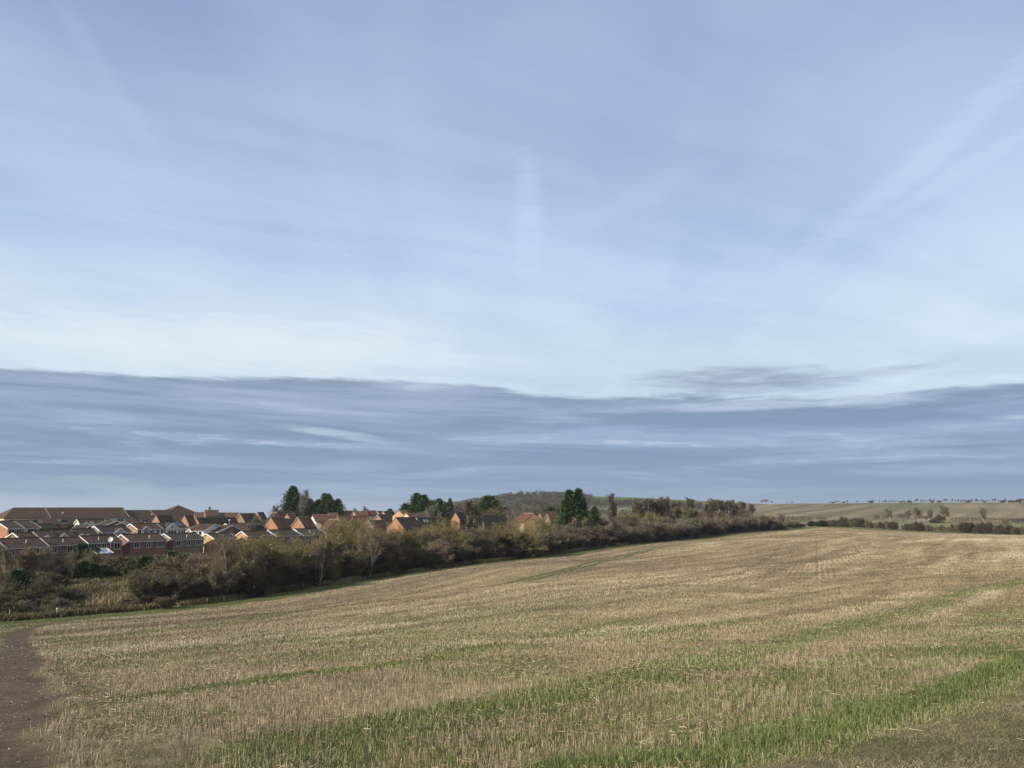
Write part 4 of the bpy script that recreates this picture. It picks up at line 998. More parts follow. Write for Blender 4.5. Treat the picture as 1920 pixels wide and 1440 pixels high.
pyramid('pyramid_roofed_hall', 'brown pyramid roof rising highest on the left skyline', 334, 947, 330, 17, 4.4, 40, ROOFS['brown'])
pyramid('rooftop_lantern', 'small reddish hipped cap poking above the long brown ridge', 203.5, 951.5, 318, 5.0, 1.5, 15, ROOFS['red'])

# satellite dish, street lamp, conservatory, posts
def dish():
    P = at(207.5, 1011.5, 150); g = hz(P.x, P.y); root = empty('satellite_dish', (P.x, P.y, P.z)); tag(root, 'big white round satellite dish facing the field above a brick house', 'satellite dish')
    n, rr, m = 20, 6, MB(); r = .47; dirv = Vector((.1, -1, .25)).normalized(); X = dirv.cross(Vector((0, 0, 1))).normalized(); Y_ = X.cross(dirv)
    for side_ in (0, .03):
        for i in range(rr + 1):
            q = r * i / rr
            for k in range(n):
                a = 2 * math.pi * k / n; p = X * math.cos(a) * q + Y_ * math.sin(a) * q + dirv * (.25 * (q / r) ** 2 * r - side_); m.v.append(tuple(p))
    for s_ in (0, 1):
        o = s_ * (rr + 1) * n
        for i in range(rr):
            for k in range(n): m.f.append((o + i * n + k, o + i * n + (k + 1) % n, o + (i + 1) * n + (k + 1) % n, o + (i + 1) * n + k))
    o = (rr + 1) * n
    for k in range(n): a = rr * n + k; b = rr * n + (k + 1) % n; m.f.append((a, b, b + o, a + o))
    me = bpy.data.meshes.new('reflector'); me.from_pydata(m.v, [], m.f); me.update(); me.materials.append(WHITE); mesh_obj('reflector', me, root)
    a = MB(); a.bar((0, 0, -.3), tuple(dirv * .45), .03); a.bar(tuple(dirv * .40), tuple(dirv * .52), .08); a.build('feed_arm', METAL, root)
    p = MB(); p.cyl((0, .12, -2.6), .035, 2.7, 8); p.bar((0, .12, -.05), (0, .02, -.02), .06); p.build('pole', METAL, root)
dish()
def lamp():
    P = at(430.5, 975, 200); g = hz(P.x, P.y); root = empty('street_lamp', (P.x, P.y, g)); tag(root, 'thin street lamp with white head standing above the brown roofs', 'street lamp')
    hgt = P.z - g; m = MB(); m.cyl((0, 0, 0), .09, hgt * .3, 8); m.cyl((0, 0, hgt * .3), .06, hgt * .7 - .2, 8, .045); m.build('column', METAL, root)
    m = MB(); m.cyl((0, 0, hgt - .2), .10, .12, 10, .30); m.cyl((0, 0, hgt - .08), .30, .25, 10, .16); m.build('lantern', WHITE, root)
lamp()
def conservatory():
    P = at(182, 1033, 144); g = hz(P.x, P.y); root = empty('conservatory', (P.x, P.y, g), R(57)); tag(root, 'low white framed conservatory roof behind the bushes under the satellite dish', 'conservatory'); z = P.z - g
    m = MB(); m.box(0, 3.2, 0, 2.6, 0, z - .5); m.build('base_wall', WALLS['brown'], root)
    m = MB()
    for x in (0, 1.05, 2.1, 3.2): m.bar((x, 0, z - .5), (x, 2.6, z + .35), .09)
    m.bar((0, 0, z - .5), (3.2, 0, z - .5), .12); m.bar((0, 2.6, z + .35), (3.2, 2.6, z + .35), .1); m.build('white_frame', WHITE, root)
    m = MB(); q = [(.05, .05, z - .49), (3.15, .05, z - .49), (3.15, 2.55, z + .32), (.05, 2.55, z + .32)]; m.hexa([Vector(t) - Vector((0, 0, .03)) for t in q] + q); m.build('glass_roof', SKYGLASS, root)
conservatory()
def post(name, label, u, v, Y, hgt, w, mat, cap=None, lean=0.0):
    P = at(u, v, Y); g = hz(P.x, P.y); root = empty(name, (P.x, P.y, g)); tag(root, label, 'post')
    m = MB(); m.bar((0, 0, -.2), (lean, 0, hgt), w); m.build('shaft', mat, root)
    m = MB(); m.cyl((lean, 0, hgt), w * .75, .09, 8, w * .5); m.build('cap', cap or mat, root)
WOOD = simple('weathered_wood', (0.30, 0.27, 0.21), .85); DWOOD = simple('dark_wood', (0.05, 0.045, 0.04), .85)
post('marker_post', 'short pale marker post with white top at the field edge, near left', 105, 1158, 82, .85, .13, WOOD, WHITE, .06)
post('fence_post', 'thin leaning stake in the dark bushes at the far left edge', 17, 1160, 80, .9, .07, WOOD)
post('footpath_post', 'small dark upright post at the far corner of the field by the hedge end', 1498.5, 990, 338, 1.5, .22, DWOOD)

# ------------------------------------------------------------------ trees
def frame(d):
    d = d / (np.linalg.norm(d) + 1e-9); u = np.cross(d, [0, 0, 1.0]) if abs(d[2]) < .95 else np.cross(d, [1.0, 0, 0])
    u /= np.linalg.norm(u); return d, u, np.cross(d, u)
class TreeB:
    def __init__(s, seed): s.r = np.random.default_rng(seed); s.V = []; s.F = []; s.TV = []; s.TS = []
    def tube(s, P, rad, n=5):
        i0 = sum(len(v) for v in s.V) if False else getattr(s, 'nv', 0)
        for k, p in enumerate(P):
            d = (P[min(k + 1, len(P) - 1)] - P[max(k - 1, 0)]); _, u, w = frame(d); a = np.arange(n) * 2 * math.pi / n
            s.V.append(p + np.outer(np.cos(a), u) * rad[k] + np.outer(np.sin(a), w) * rad[k])
            if k:
                b = i0 + (k - 1) * n; j = np.arange(n); s.F.append(np.stack([b + j, b + (j + 1) % n, b + n + (j + 1) % n, b + n + j], 1))
        s.nv = i0 + len(P) * n
    def twigs(s, p, d, n, L, spread, w, up=0.0, droop=0.0):
        """n thin triangles from around p heading along d"""
        r = s.r; D = d[None, :] + r.normal(0, spread, (n, 3)); D[:, 2] += up; D /= np.linalg.norm(D, axis=1)[:, None]
        l = L * (.4 + .8 * r.random(n)); b = p + r.normal(0, L * .12, (n, 3)); e = b + D * l[:, None]; e[:, 2] -= droop * l
        sd = np.cross(D, r.normal(0, 1, (n, 3))); sd /= np.linalg.norm(sd, axis=1)[:, None] + 1e-9; sd *= (w * (.6 + .8 * r.random(n)))[:, None] * .5
        s.TV.append(np.stack([b - sd, b + sd, e], 1).reshape(-1, 3)); s.TS.append(np.repeat(np.clip(r.normal(.5, .25, n), 0, 1), 3))
def grow(t, p, d, L, rad, lvl, o):
    """one branch with its children; o: dict of habits"""
    r = t.r; n = 5 if lvl < 2 else 4; P = [p]; dd = d.copy(); R_ = [rad]
    for i in range(n):
        dd = dd + r.normal(0, o['wig'] * (1 + .4 * lvl), 3); dd[2] += o['up'][min(lvl, len(o['up']) - 1)]; dd /= np.linalg.norm(dd)
        P.append(P[-1] + dd * L / n); R_.append(rad * (1 - .82 * (i + 1) / n))
    if lvl <= o['tubelvl']: t.tube(P, R_, 6 if lvl == 0 else (5 if lvl == 1 else 3))
    else:
        for i in range(n): t.twigs(P[i], P[i + 1] - P[i], 1, L / n * 1.5, .05, rad * 2.2)
    nc = o['kids'][min(lvl, len(o['kids']) - 1)] if lvl < o['levels'] else 0
    if lvl >= o['levels']:
        for i in range(1, n + 1): t.twigs(P[i], (P[i] - P[i - 1]) / (L / n), o['tw'], o['tl'], o['ts'], o['tww'], o.get('tup', 0), o.get('droop', 0))
        return
    for k in range(nc):
        f = o['start'][min(lvl, len(o['start']) - 1)]; f = f + (1 - f) * (k + r.random()) / nc; q = f * n; i = min(int(q), n - 1)
        b = P[i] + (P[i + 1] - P[i]) * (q - i); _, u, w = frame(P[i + 1] - P[i]); a = r.random() * 2 * math.pi + k * 2.4
        ang = o['ang'][min(lvl, len(o['ang']) - 1)] * (.75 + .5 * r.random()); ax = (P[i + 1] - P[i]); ax = ax / np.linalg.norm(ax)
        nd = ax * math.cos(ang) + (u * math.cos(a) + w * math.sin(a)) * math.sin(ang)
        grow(t, b, nd, L * o['len'][min(lvl, len(o['len']) - 1)] * (.75 + .5 * r.random()) * (1 - .35 * f), max(rad * (1 - .75 * f) * .6, .008), lvl + 1, o)
    t.twigs(P[-1], dd, 6, o['tl'], .4, o['tww'])
def tree_proto(name, seed, o, bark, twig, stems=1, spread=.15, Ht=8.0, rad=.16):
    t = TreeB(seed); r = t.r
    for k in range(stems):
        a = r.random() * 2 * math.pi; d = np.array([math.cos(a) * spread, math.sin(a) * spread, 1.0]); d /= np.linalg.norm(d)
        grow(t, np.array([math.cos(a), math.sin(a), 0]) * (.25 if stems > 1 else 0) * (Ht / 8) - np.array([0, 0, .15]), d, o['trunk'] * Ht * (.8 + .3 * r.random()), rad * (1 if k == 0 else .75), 0, o)
    TV = np.concatenate(t.TV); TS = np.concatenate(t.TS); V = np.concatenate(t.V); F = np.concatenate(t.F)
    zm = max(np.percentile(TV[:, 2], 99.7), V[:, 2].max()); k = Ht / zm
    root = bpy.data.objects.new(name, None); root['h0'] = Ht
    me = np_mesh('trunk', V * k, F, bark, smooth=True); a = bpy.data.objects.new('trunk', me); a.parent = root
    me = np_mesh('crown', TV * k, np.arange(len(TV)).reshape(-1, 3), twig, shade=TS); b = bpy.data.objects.new('crown', me); b.parent = root
    return root, me
def bark(name, c): return simple(name, c, .9, .1, .35, 2.5)
BK = dict(grey=bark('grey_bark', (0.27, 0.235, 0.17)), olive=bark('green_grey_bark', (0.34, 0.30, 0.19)), birch=bark('pale_birch_bark', (0.68, 0.63, 0.54)), brown=bark('brown_bark', (0.10, 0.075, 0.055)), tan=bark('pale_tan_bark', (0.56, 0.50, 0.38)))
TWG = dict(
    olive=shaded('olive_twigs', [(0.09, 0.072, 0.034), (0.175, 0.143, 0.068), (0.28, 0.235, 0.12)]),
    gold=shaded('yellow_green_twigs', [(0.11, 0.088, 0.038), (0.20, 0.165, 0.072), (0.32, 0.27, 0.13)]),
    brown=shaded('brown_twigs', [(0.08, 0.060, 0.036), (0.16, 0.122, 0.075), (0.26, 0.205, 0.13)]),
    plum=shaded('purple_brown_twigs', [(0.072, 0.052, 0.039), (0.132, 0.098, 0.073), (0.21, 0.16, 0.12)]),
    grey=shaded('grey_twigs', [(0.09, 0.077, 0.055), (0.165, 0.142, 0.10), (0.26, 0.23, 0.17)]),
    tan=shaded('tan_twigs', [(0.12, 0.088, 0.052), (0.22, 0.165, 0.10), (0.34, 0.265, 0.17)]),
    dark=shaded('dark_twigs', [(0.042, 0.032, 0.021), (0.085, 0.066, 0.045), (0.14, 0.11, 0.078)]),
    bramble=shaded('bramble_green_twigs', [(0.05, 0.044, 0.022), (0.10, 0.086, 0.045), (0.18, 0.15, 0.08)]))
ROUND = dict(trunk=.42, levels=3, tubelvl=2, kids=[8, 7, 6], len=[.95, .62, .52], ang=[.70, .75, .8], start=[.35, .2, .15], up=[.02, .05, .03], wig=.10, tw=3, tl=.55, ts=.6, tww=.026)
UPR = dict(trunk=.62, levels=3, tubelvl=1, kids=[9, 7, 5], len=[.60, .55, .5], ang=[.42, .5, .6], start=[.22, .15, .15], up=[.03, .10, .08], wig=.07, tw=4, tl=.6, ts=.4, tww=.026, tup=.25)
BIRCH = dict(trunk=.92, levels=3, tubelvl=1, kids=[18, 8, 5], len=[.36, .42, .5], ang=[.45, .5, .5], start=[.25, .2, .15], up=[.02, .16, .05], wig=.045, tw=4, tl=.6, ts=.5, tww=.03, droop=.15)
SHRUB = dict(trunk=.62, levels=2, tubelvl=0, kids=[8, 7], len=[.6, .5], ang=[.6, .7], start=[.1, .1], up=[.02, .04], wig=.12, tw=7, tl=.5, ts=.7, tww=.03)
DOME = dict(trunk=.55, levels=2, tubelvl=0, kids=[10, 8], len=[.7, .5], ang=[.75, .8], start=[.05, .05], up=[-.02, 0], wig=.16, tw=8, tl=.45, ts=.9, tww=.034)
PR = {}
def P_(key, *a, **k): PR[key] = tree_proto(*a, **k)[0]
P_('round_olive', 'bare_tree', 11, ROUND, BK['olive'], TWG['olive'], stems=2, spread=.25)
P_('round_brown', 'bare_tree', 12, ROUND, BK['grey'], TWG['brown'], stems=1)
P_('round_gold', 'bare_tree', 13, dict(ROUND, up=[.02, .12, .08], tup=.2), BK['olive'], TWG['gold'], stems=3, spread=.3)
P_('round_tan', 'bare_tree', 14, ROUND, BK['tan'], TWG['tan'], stems=2, spread=.3)
P_('upr_tan', 'bare_tree', 15, dict(UPR, tubelvl=2, kids=[8, 6, 4], tw=3), BK['tan'], TWG['tan'], stems=3, spread=.22, rad=.19)
P_('upr_olive', 'bare_tree', 16, UPR, BK['olive'], TWG['olive'], stems=2, spread=.15)
P_('upr_rust', 'bare_tree', 17, dict(UPR, tup=.5), BK['tan'], TWG['tan'], stems=5, spread=.2, rad=.08)
P_('birch', 'birch_tree', 18, BIRCH, BK['birch'], TWG['plum'], stems=1, rad=.22)
P_('birch2', 'birch_tree', 19, BIRCH, BK['birch'], TWG['plum'], stems=2, spread=.12, rad=.18)
P_('grey', 'bare_tree', 20, dict(UPR, kids=[10, 7, 5]), BK['grey'], TWG['grey'], stems=2, spread=.1)
P_('shrub_brown', 'shrub', 21, SHRUB, BK['brown'], TWG['brown'], stems=6, spread=.7, Ht=3, rad=.04)
P_('shrub_dark', 'shrub', 22, SHRUB, BK['brown'], TWG['dark'], stems=7, spread=.8, Ht=3, rad=.04)
P_('shrub_plum', 'shrub', 23, SHRUB, BK['brown'], TWG['plum'], stems=6, spread=.7, Ht=3, rad=.04)
P_('shrub_olive', 'shrub', 24, SHRUB, BK['olive'], TWG['olive'], stems=6, spread=.6, Ht=3, rad=.04)
P_('shrub_grey', 'shrub', 25, SHRUB, BK['grey'], TWG['grey'], stems=6, spread=.6, Ht=3, rad=.04)
P_('bramble', 'shrub', 26, DOME, BK['brown'], TWG['bramble'], stems=8, spread=1.1, Ht=2, rad=.03)
P_('dome_dark', 'shrub', 27, DOME, BK['brown'], TWG['dark'], stems=8, spread=1.1, Ht=2, rad=.03)
# evergreens: sprays of small leaf faces along rising branches
def conifer_proto(name, seed, Ht, W, col, tops=1, flat=False, prof=None):
    r = np.random.default_rng(seed); TV = []; TS = []; t = TreeB(seed)
    for tp in range(tops):
        ox = 0 if tops == 1 else (tp / (tops - 1) - .5) * W * .55; oy = r.normal(0, W * .08); hh = Ht * (1 - .22 * r.random() * (tp != 0))
        t.tube([np.array([ox, oy, -.2]), np.array([ox, oy, hh * .5]), np.array([ox, oy, hh * .97])], [.22, .13, .02], 6)
        n = int(900 / tops ** .5)
        for i in range(n):
            f = (i + r.random()) / n; z = hh * (.04 + .96 * f)
            pr_ = prof(f) if prof else ((1 - f + .02) ** .82 * (.6 + .4 * min(1, f * 6)))
            rad = W / 2 * pr_ * (.55 + .6 * r.random() ** 1.5) * (1.15 if tops == 1 else .95)
            a = r.random() * 2 * math.pi; ca_, sa_ = math.cos(a), math.sin(a)
            tipz = z + rad * (.05 if flat else .8) + (.0 if flat else .3); m = 11
            q = r.random(m) ** .6
            px_ = ox + ca_ * rad * q + r.normal(0, .13 + .06 * rad, m); py_ = oy + sa_ * rad * q + r.normal(0, .13 + .06 * rad, m); pz_ = z + (tipz - z) * q ** 1.5 + r.normal(0, .12, m)
            c = np.stack([px_, py_, pz_], 1); s_ = (.16 + .14 * r.random(m))
            d = np.stack([ca_ + r.normal(0, .5, m), sa_ + r.normal(0, .5, m), (.3 if flat else 1.1) + r.normal(0, .5, m)], 1); d /= np.linalg.norm(d, axis=1)[:, None]
            e = np.cross(d, r.normal(0, 1, (m, 3))); e /= np.linalg.norm(e, axis=1)[:, None]
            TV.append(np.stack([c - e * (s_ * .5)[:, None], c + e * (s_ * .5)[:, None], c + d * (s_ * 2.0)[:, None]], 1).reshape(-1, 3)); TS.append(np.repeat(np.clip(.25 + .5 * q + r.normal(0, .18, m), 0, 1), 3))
    root = bpy.data.objects.new(name, None); root['h0'] = Ht
    a = bpy.data.objects.new('trunk', np_mesh('trunk', np.concatenate(t.V), np.concatenate(t.F), BK['brown'], smooth=True)); a.parent = root
    TV = np.concatenate(TV); b = bpy.data.objects.new('crown', np_mesh('crown', TV, np.arange(len(TV)).reshape(-1, 3), col, shade=np.concatenate(TS))); b.parent = root
    return root
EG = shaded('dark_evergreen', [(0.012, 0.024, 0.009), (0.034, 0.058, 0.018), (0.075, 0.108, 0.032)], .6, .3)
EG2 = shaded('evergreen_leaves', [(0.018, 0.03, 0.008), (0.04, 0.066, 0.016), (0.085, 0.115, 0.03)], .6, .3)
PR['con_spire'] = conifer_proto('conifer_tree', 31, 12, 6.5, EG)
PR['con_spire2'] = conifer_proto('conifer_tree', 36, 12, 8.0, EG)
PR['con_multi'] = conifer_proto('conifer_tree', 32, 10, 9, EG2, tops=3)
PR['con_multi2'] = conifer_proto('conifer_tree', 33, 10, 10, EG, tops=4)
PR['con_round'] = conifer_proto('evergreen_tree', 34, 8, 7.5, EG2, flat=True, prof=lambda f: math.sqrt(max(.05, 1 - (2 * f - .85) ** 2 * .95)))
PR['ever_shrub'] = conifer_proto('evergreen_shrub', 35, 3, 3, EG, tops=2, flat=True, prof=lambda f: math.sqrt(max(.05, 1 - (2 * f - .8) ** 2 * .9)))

def plant(key, u, vt, Y, label, cat, group=None, wide=1.0, rz=None, name=None, base=None, hmin=.6):
    """a plant whose top is seen at pixel (u, vt), Y metres away, standing on the ground there"""
    p = PR[key]; kx_, t = ray(u, vt); x, y = kx_ * Y, Y; g = hz(x, y); hgt = max(t * Y - g, hmin)
    o = p.copy(); C.objects.link(o)
    if name: o.name = name
    s = hgt / p['h0']; o.location = (x, y, g - .05); o.scale = (s * wide, s * wide, s); o.rotation_euler = (0, 0, random.random() * 6.28 if rz is None else rz)
    del o['h0']
    for ch in p.children:
        c = ch.copy(); C.objects.link(c); c.parent = o
    tag(o, label, cat, group); return o
def HY(u): # distance of the hedge foot at pixel column u
    return float(np.interp(u, [q[0] for q in HU], [q[2] for q in HU]))
GT = 'bare trees in the field hedge'
def T(key, u, vt, dy, label, wide=1.0, cat='bare tree', group=GT, name=None, absY=None, rz=None):
    plant(key, u, vt, absY or (HY(u) + dy), label, cat, group, wide, rz, name)
# foreground scrub at the far left
T('round_brown', 12, 1062, 14, 'grey brown bare tree at the left edge standing clear of the bushes', .8)
T('upr_tan', 18, 1020, 34, 'pale forked bare trunk in front of the leftmost brick house', .7)
T('upr_rust', 52, 1026, 40, 'rust brown upright scrub tree below the leftmost roofs', 1.2)
T('upr_rust', 82, 1030, 44, 'rust brown upright scrub tree right of the leftmost roofs', 1.2)
T('round_brown', 108, 1036, 46, 'brown bare thicket tree under the second brick house', 1.2)
T('upr_tan', 136, 1030, 50, 'thin pale stemmed tree below the white windows', .7)
T('round_brown', 84, 1082, 16, 'dull brown bare tree in the middle of the left scrub', 1.15)
T('round_olive', 176, 1030, 54, 'greenish bare bush tree just below the satellite dish house', .8)
T('round_brown', 215, 1040, 48, 'brown bare tree left of the dark evergreen bushes', 1.2)
T('round_gold', 255, 1066, 26, 'low golden brown thorn tree beside the rough grass', 1.3)
T('round_olive', 286, 1078, 3, 'short olive tree with forked trunk at the hedge foot, left end of the hedge', 1.25)
T('round_brown', 322, 1062, 6, 'dark bushy tree just right of the olive forked tree', 1.35)
T('round_brown', 300, 1034, 34, 'brown tree crown in front of the bright red brick house', 1.2)
T('round_brown', 352, 1032, 24, 'brown tree crown in front of the buff brick house', 1.2)
T('upr_tan', 370, 1035, 16, 'pale bare tree with several upright trunks behind the hedge, left one', .7)
T('round_olive', 392, 1062, 5, 'low dark olive tree left of the tall pale tree', 1.3)
T('upr_tan', 430, 1001, 1.6, 'tall pale grey tree with bare upright limbs in front of the yellow gable', .95, rz=1.0)
T('upr_tan', 400, 1050, .8, 'small pale sapling at the left foot of the tall pale tree', .6)
T('round_olive', 452, 1010, 8, 'dense olive brown crown right behind the tall pale tree', 1.05)
T('round_olive', 490, 1002, 1.2, 'broad olive tree with low spreading limbs, largest crown in the hedge', 1.3)
T('grey', 478, 966, 88, 'bare grey garden tree among the brown roofs', 1.2, group='bare garden trees')
T('round_gold', 520, 1003, 14, 'yellowish crown in front of the mossy roof', 1.2)
T('round_olive', 545, 1013, 5, 'olive crown right of the broadest hedge tree', 1.25)
T('round_olive', 580, 1014, 8, 'olive crown below the dark grey roof', 1.2)
T('upr_tan', 600, 1008, 1.6, 'slender pale trunked tree rising from the dark hedge foot', .75)
T('birch', 618, 1012, 1.6, 'thin white stemmed birch at the hedge foot below the salmon roof', .8, cat='birch tree', name='birch_tree')
T('round_gold', 640, 972, 14, 'tall yellow olive crown hiding the long reddish ridge', 1.2)
T('round_gold', 668, 974, 16, 'yellow olive crown right beside the tallest yellow one', 1.1)
T('upr_tan', 692, 990, 1.5, 'pale double trunked tree in front of the yellow olive crowns', .9)
T('round_brown', 700, 978, 22, 'reddish brown crown between the yellow olive ones', 1.15)
T('round_olive', 728, 990, 6, 'olive tree with fine pale upright twigs below the orange gable', 1.2)
T('round_tan', 742, 1004, 1, 'tan tree with drooping side limbs over the dark hedge foot', 1.2)
T('round_olive', 765, 990, 14, 'olive brown crown below the long brown roof', 1.2)
T('round_gold', 800, 986, 12, 'yellowish willow crown below the skylight roof', 1.2)
T('round_tan', 812, 1006, 4, 'tan low spreading tree in the middle of the hedge', 1.2)
T('round_gold', 832, 972, 18, 'yellow green willow rising past the skylight roof', 1.15)
T('round_olive', 858, 988, 8, 'olive crown left of the tall white birch', 1.2)
T('birch', 874, 936, 52, 'tall white trunked birch against the hill, with reddish twigs', .85, cat='birch tree', name='birch_tree')
T('birch2', 884, 945, 62, 'reddish birch crown just right of the tall white birch', 1.2, cat='birch tree', name='birch_tree')
T('round_brown', 892, 985, 16, 'brown crown at the foot of the tall white birch', 1.2)
T('upr_tan', 898, 966, 50, 'pollarded pale stump with short thick limbs behind the hedge', .6)
T('round_olive', 920, 990, 10, 'olive crown left of the glowing willow', 1.2)
T('round_gold', 955, 978, 2.5, 'large glowing yellow green willow with fanned stems', 1.35)
T('upr_tan', 962, 957, 44, 'bare tree with white forked trunk left of the yellow gable', .7)
T('round_brown', 985, 1000, 8, 'brown crown right under the yellow gable', 1.2)
T('round_gold', 1012, 968, 34, 'soft yellow crown covering the right side of the yellow gable', .9)
T('round_brown', 1040, 990, 14, 'brown grey crown below the purplish red roof', 1.2)
T('upr_rust', 1075, 972, 18, 'fan of rust coloured upright stems in front of the dark cypress pair', 1.0)
T('round_brown', 1105, 990, 12, 'brown crown right of the rust coloured stems', 1.2)
T('round_tan', 1140, 965, 24, 'tan crown right of the small dark conifer', 1.0)
T('birch2', 1147, 926, 70, 'lone tall birch with white forked trunk on the skyline', .85, cat='birch tree', name='birch_tree')
T('upr_rust', 1146, 978, 14, 'pale rust stems below the lone skyline birch', 1.1)
T('round_brown', 1172, 962, 34, 'soft reddish brown crown right of the lone birch', 1.1)
GBI = 'purple twigged birches along the right of the hedge'
bi = [(1192,945,'birch','birch with two crossing white trunks at the left end of the birch clump'),(1206,935,'birch2','tall birch second in the left birch clump'),(1222,938,'birch','slim birch with bright trunk in the left clump'),
      (1236,932,'birch2','highest purple crown of the left birch clump'),(1247,934,'birch','birch just right of the highest crown, left clump'),(1260,940,'birch2','dark purple birch near the right end of the left clump'),(1268,945,'birch','last birch of the left clump, beside the gap'),
      (1290,933,'birch','single reddish birch top standing alone between the two clumps'),(1322,943,'birch','first small birch of the right hand clump'),(1330,937,'birch2','tall birch with two white trunks in the right clump'),(1338,935,'birch','highest birch of the right clump'),
      (1352,939,'birch2','purple birch in the middle of the right clump'),(1366,938,'birch','birch right of the middle of the right clump'),(1372,944,'birch2','last full crown of the right clump'),(1199,939,'birch','narrow birch between the crossing pair and the tall second birch'),(1229,936,'birch','thin birch just left of the highest left clump crown'),(1254,937,'birch','slender birch in the right half of the left clump'),(1345,937,'birch','white stemmed birch just right of the highest right clump birch'),(1359,938,'birch2','twin stemmed birch past the middle of the right clump'),(1396,941,'birch2','left tree of the isolated white trunked pair by the far field'),(1405,944,'birch','right tree of the isolated white trunked pair by the far field')]
for u, v, k, lb in bi:
    T(k, u, v, 42 + 16 * random.random(), lb, 1.3, 'birch tree', GBI, 'birch_tree')
for u, v, k, lb, w in [(1190,962,'round_olive','olive crown at the foot of the left birch clump',1.1),(1214,960,'round_gold','yellow green bush tree among the left birches',1.1),(1240,966,'round_olive','olive bush tree under the highest left birches',1.2),(1262,962,'round_gold','bright yellow green willow right of the left birches',1.2),
                       (1280,950,'upr_olive','olive upright tree below the single reddish birch top',1.1),(1296,952,'upr_olive','olive upright tree left of the right hand birches',1.1),(1285,966,'round_gold','low yellow green willow between the two birch clumps',1.3),(1315,956,'round_brown','brown crown at the left foot of the right birches',1.1),
                       (1345,958,'upr_olive','olive tree in front of the right birches',1.2),(1362,956,'round_tan','pale tan tree before the right birches',1.1),(1384,952,'round_brown','brown crown between the right clump and the white trunked pair',1.1),(1412,968,'round_brown','low brown tree right of the white trunked pair',1.2)]:
    T(k, u, v, 30, lb, w)
for u, v, dy, lb in [(1432,968,16,'faint grey bush crown above the tapering hedge, left one'),(1464,963,14,'small rounded grey bush crown near the thin end of the hedge')]:
    T('grey', u, v, dy, lb, 1.4)
# evergreens
GE = 'dark conifers behind the houses'
T('con_spire2', 545, 915.5, 0, 'tall dark conifer highest on the skyline left of centre', 1.12, 'conifer', GE, absY=300)
T('con_multi', 598, 930, 0, 'left of two joined dark conifers in the middle of the estate', .95, 'conifer', GE, absY=300)
T('con_multi', 620, 929, 0, 'right of two joined dark conifers in the middle of the estate', .85, 'conifer', GE, absY=302)
T('con_multi2', 802, 928.5, 0, 'many topped dark cypress left of the wooded hill', 1.0, 'conifer', GE, absY=285, rz=.2)
T('con_multi2', 778, 947, 0, 'lower left shoulder of the many topped cypress group', 1.2, 'conifer', GE, absY=286, rz=.5)
T('con_multi', 838, 937, 0, 'small hazy green conifer between the cypress and the hill', .6, 'conifer', GE, absY=330)
T('con_round', 917, 932, 0, 'rounded dark evergreen standing before the wooded hill', 1.0, 'evergreen tree', GE, absY=262)
T('con_spire', 1069, 923.5, 0, 'left tree of the tall dark cypress pair, broad base', 1.25, 'conifer', GE, absY=212)
T('con_spire', 1086, 921, 0, 'right and taller tree of the dark cypress pair', 1.1, 'conifer', GE, absY=214)
T('con_spire', 1114, 953, 0, 'small dark conifer right beside the cypress pair', 1.1, 'conifer', GE, absY=210)
T('con_round', 1033, 951, 0, 'tiny round evergreen above the purplish roofs', 1.0, 'evergreen tree', GE, absY=300)
T('con_multi', 824, 938, 0, 'grey green cypress top just right of the many topped one', .5, 'conifer', GE, absY=292)
T('grey', 577, 919, 0, 'tall pale grey bare tree between the conifers', .75, group='bare garden trees', absY=298)
T('grey', 520, 948, 0, 'small reddish bare tree left of the highest conifer', .9, group='bare garden trees', absY=320)
T('grey', 664, 953, 0, 'faint little tree showing over the red skyline roofs', 1.0, group='bare garden trees', absY=330)
T('grey', 683, 949, 0, 'small grey wind bent tree over the skyline roofs', .8, group='bare garden trees', absY=330)
T('con_round', 731, 955, 0, 'small dark shrub top on the skyline right of the yellow gables', .8, 'evergreen tree', GE, absY=330)
for u, v, Y, w, lb in [(820,938,300,.6,'slender bare tree leaning beside the cypress'),(810,944,250,.9,'brown bare crown in front of the cypress'),(862,940,340,1.2,'hazy bare crown left of the tall white birch'),(932,950,250,1.2,'bare crown right of the round evergreen'),(1000,948,300,1.0,'thin bare trees over the yellow gabled house'),(985,950,310,1.0,'thin bare tree left of the thin pair over the yellow gable')]:
    T('grey' if w < 1.1 else 'round_brown', u, v, 0, lb, w, group='bare garden trees', absY=Y)
GS = 'evergreen bushes in the scrub'
for u, v, dy, w, lb in [(168,1056,40,.9,'dark evergreen bush beside the rough grass, left one'),(186,1058,42,1.0,'largest dark evergreen bush beside the rough grass'),(285,1046,30,1.0,'dark evergreen bush under the bright red house'),(338,1038,22,1.1,'round dark holly like bush under the buff house'),(262,1050,36,1.0,'smaller dark evergreen bush left of the one under the red house'),(166,1024,0,.7,'green shrub against the wall of the dish house'),(40,1072,26,1.0,'dark evergreen bush deep in the far left scrub')]:
    T('ever_shrub', u, v, dy, lb, w, 'evergreen bush', GS, absY=145 if v == 1024 else None)
T('con_round', 1255, 983.5, 4, 'small round green holly tree standing out of the brown hedge', .55, 'evergreen tree', None)

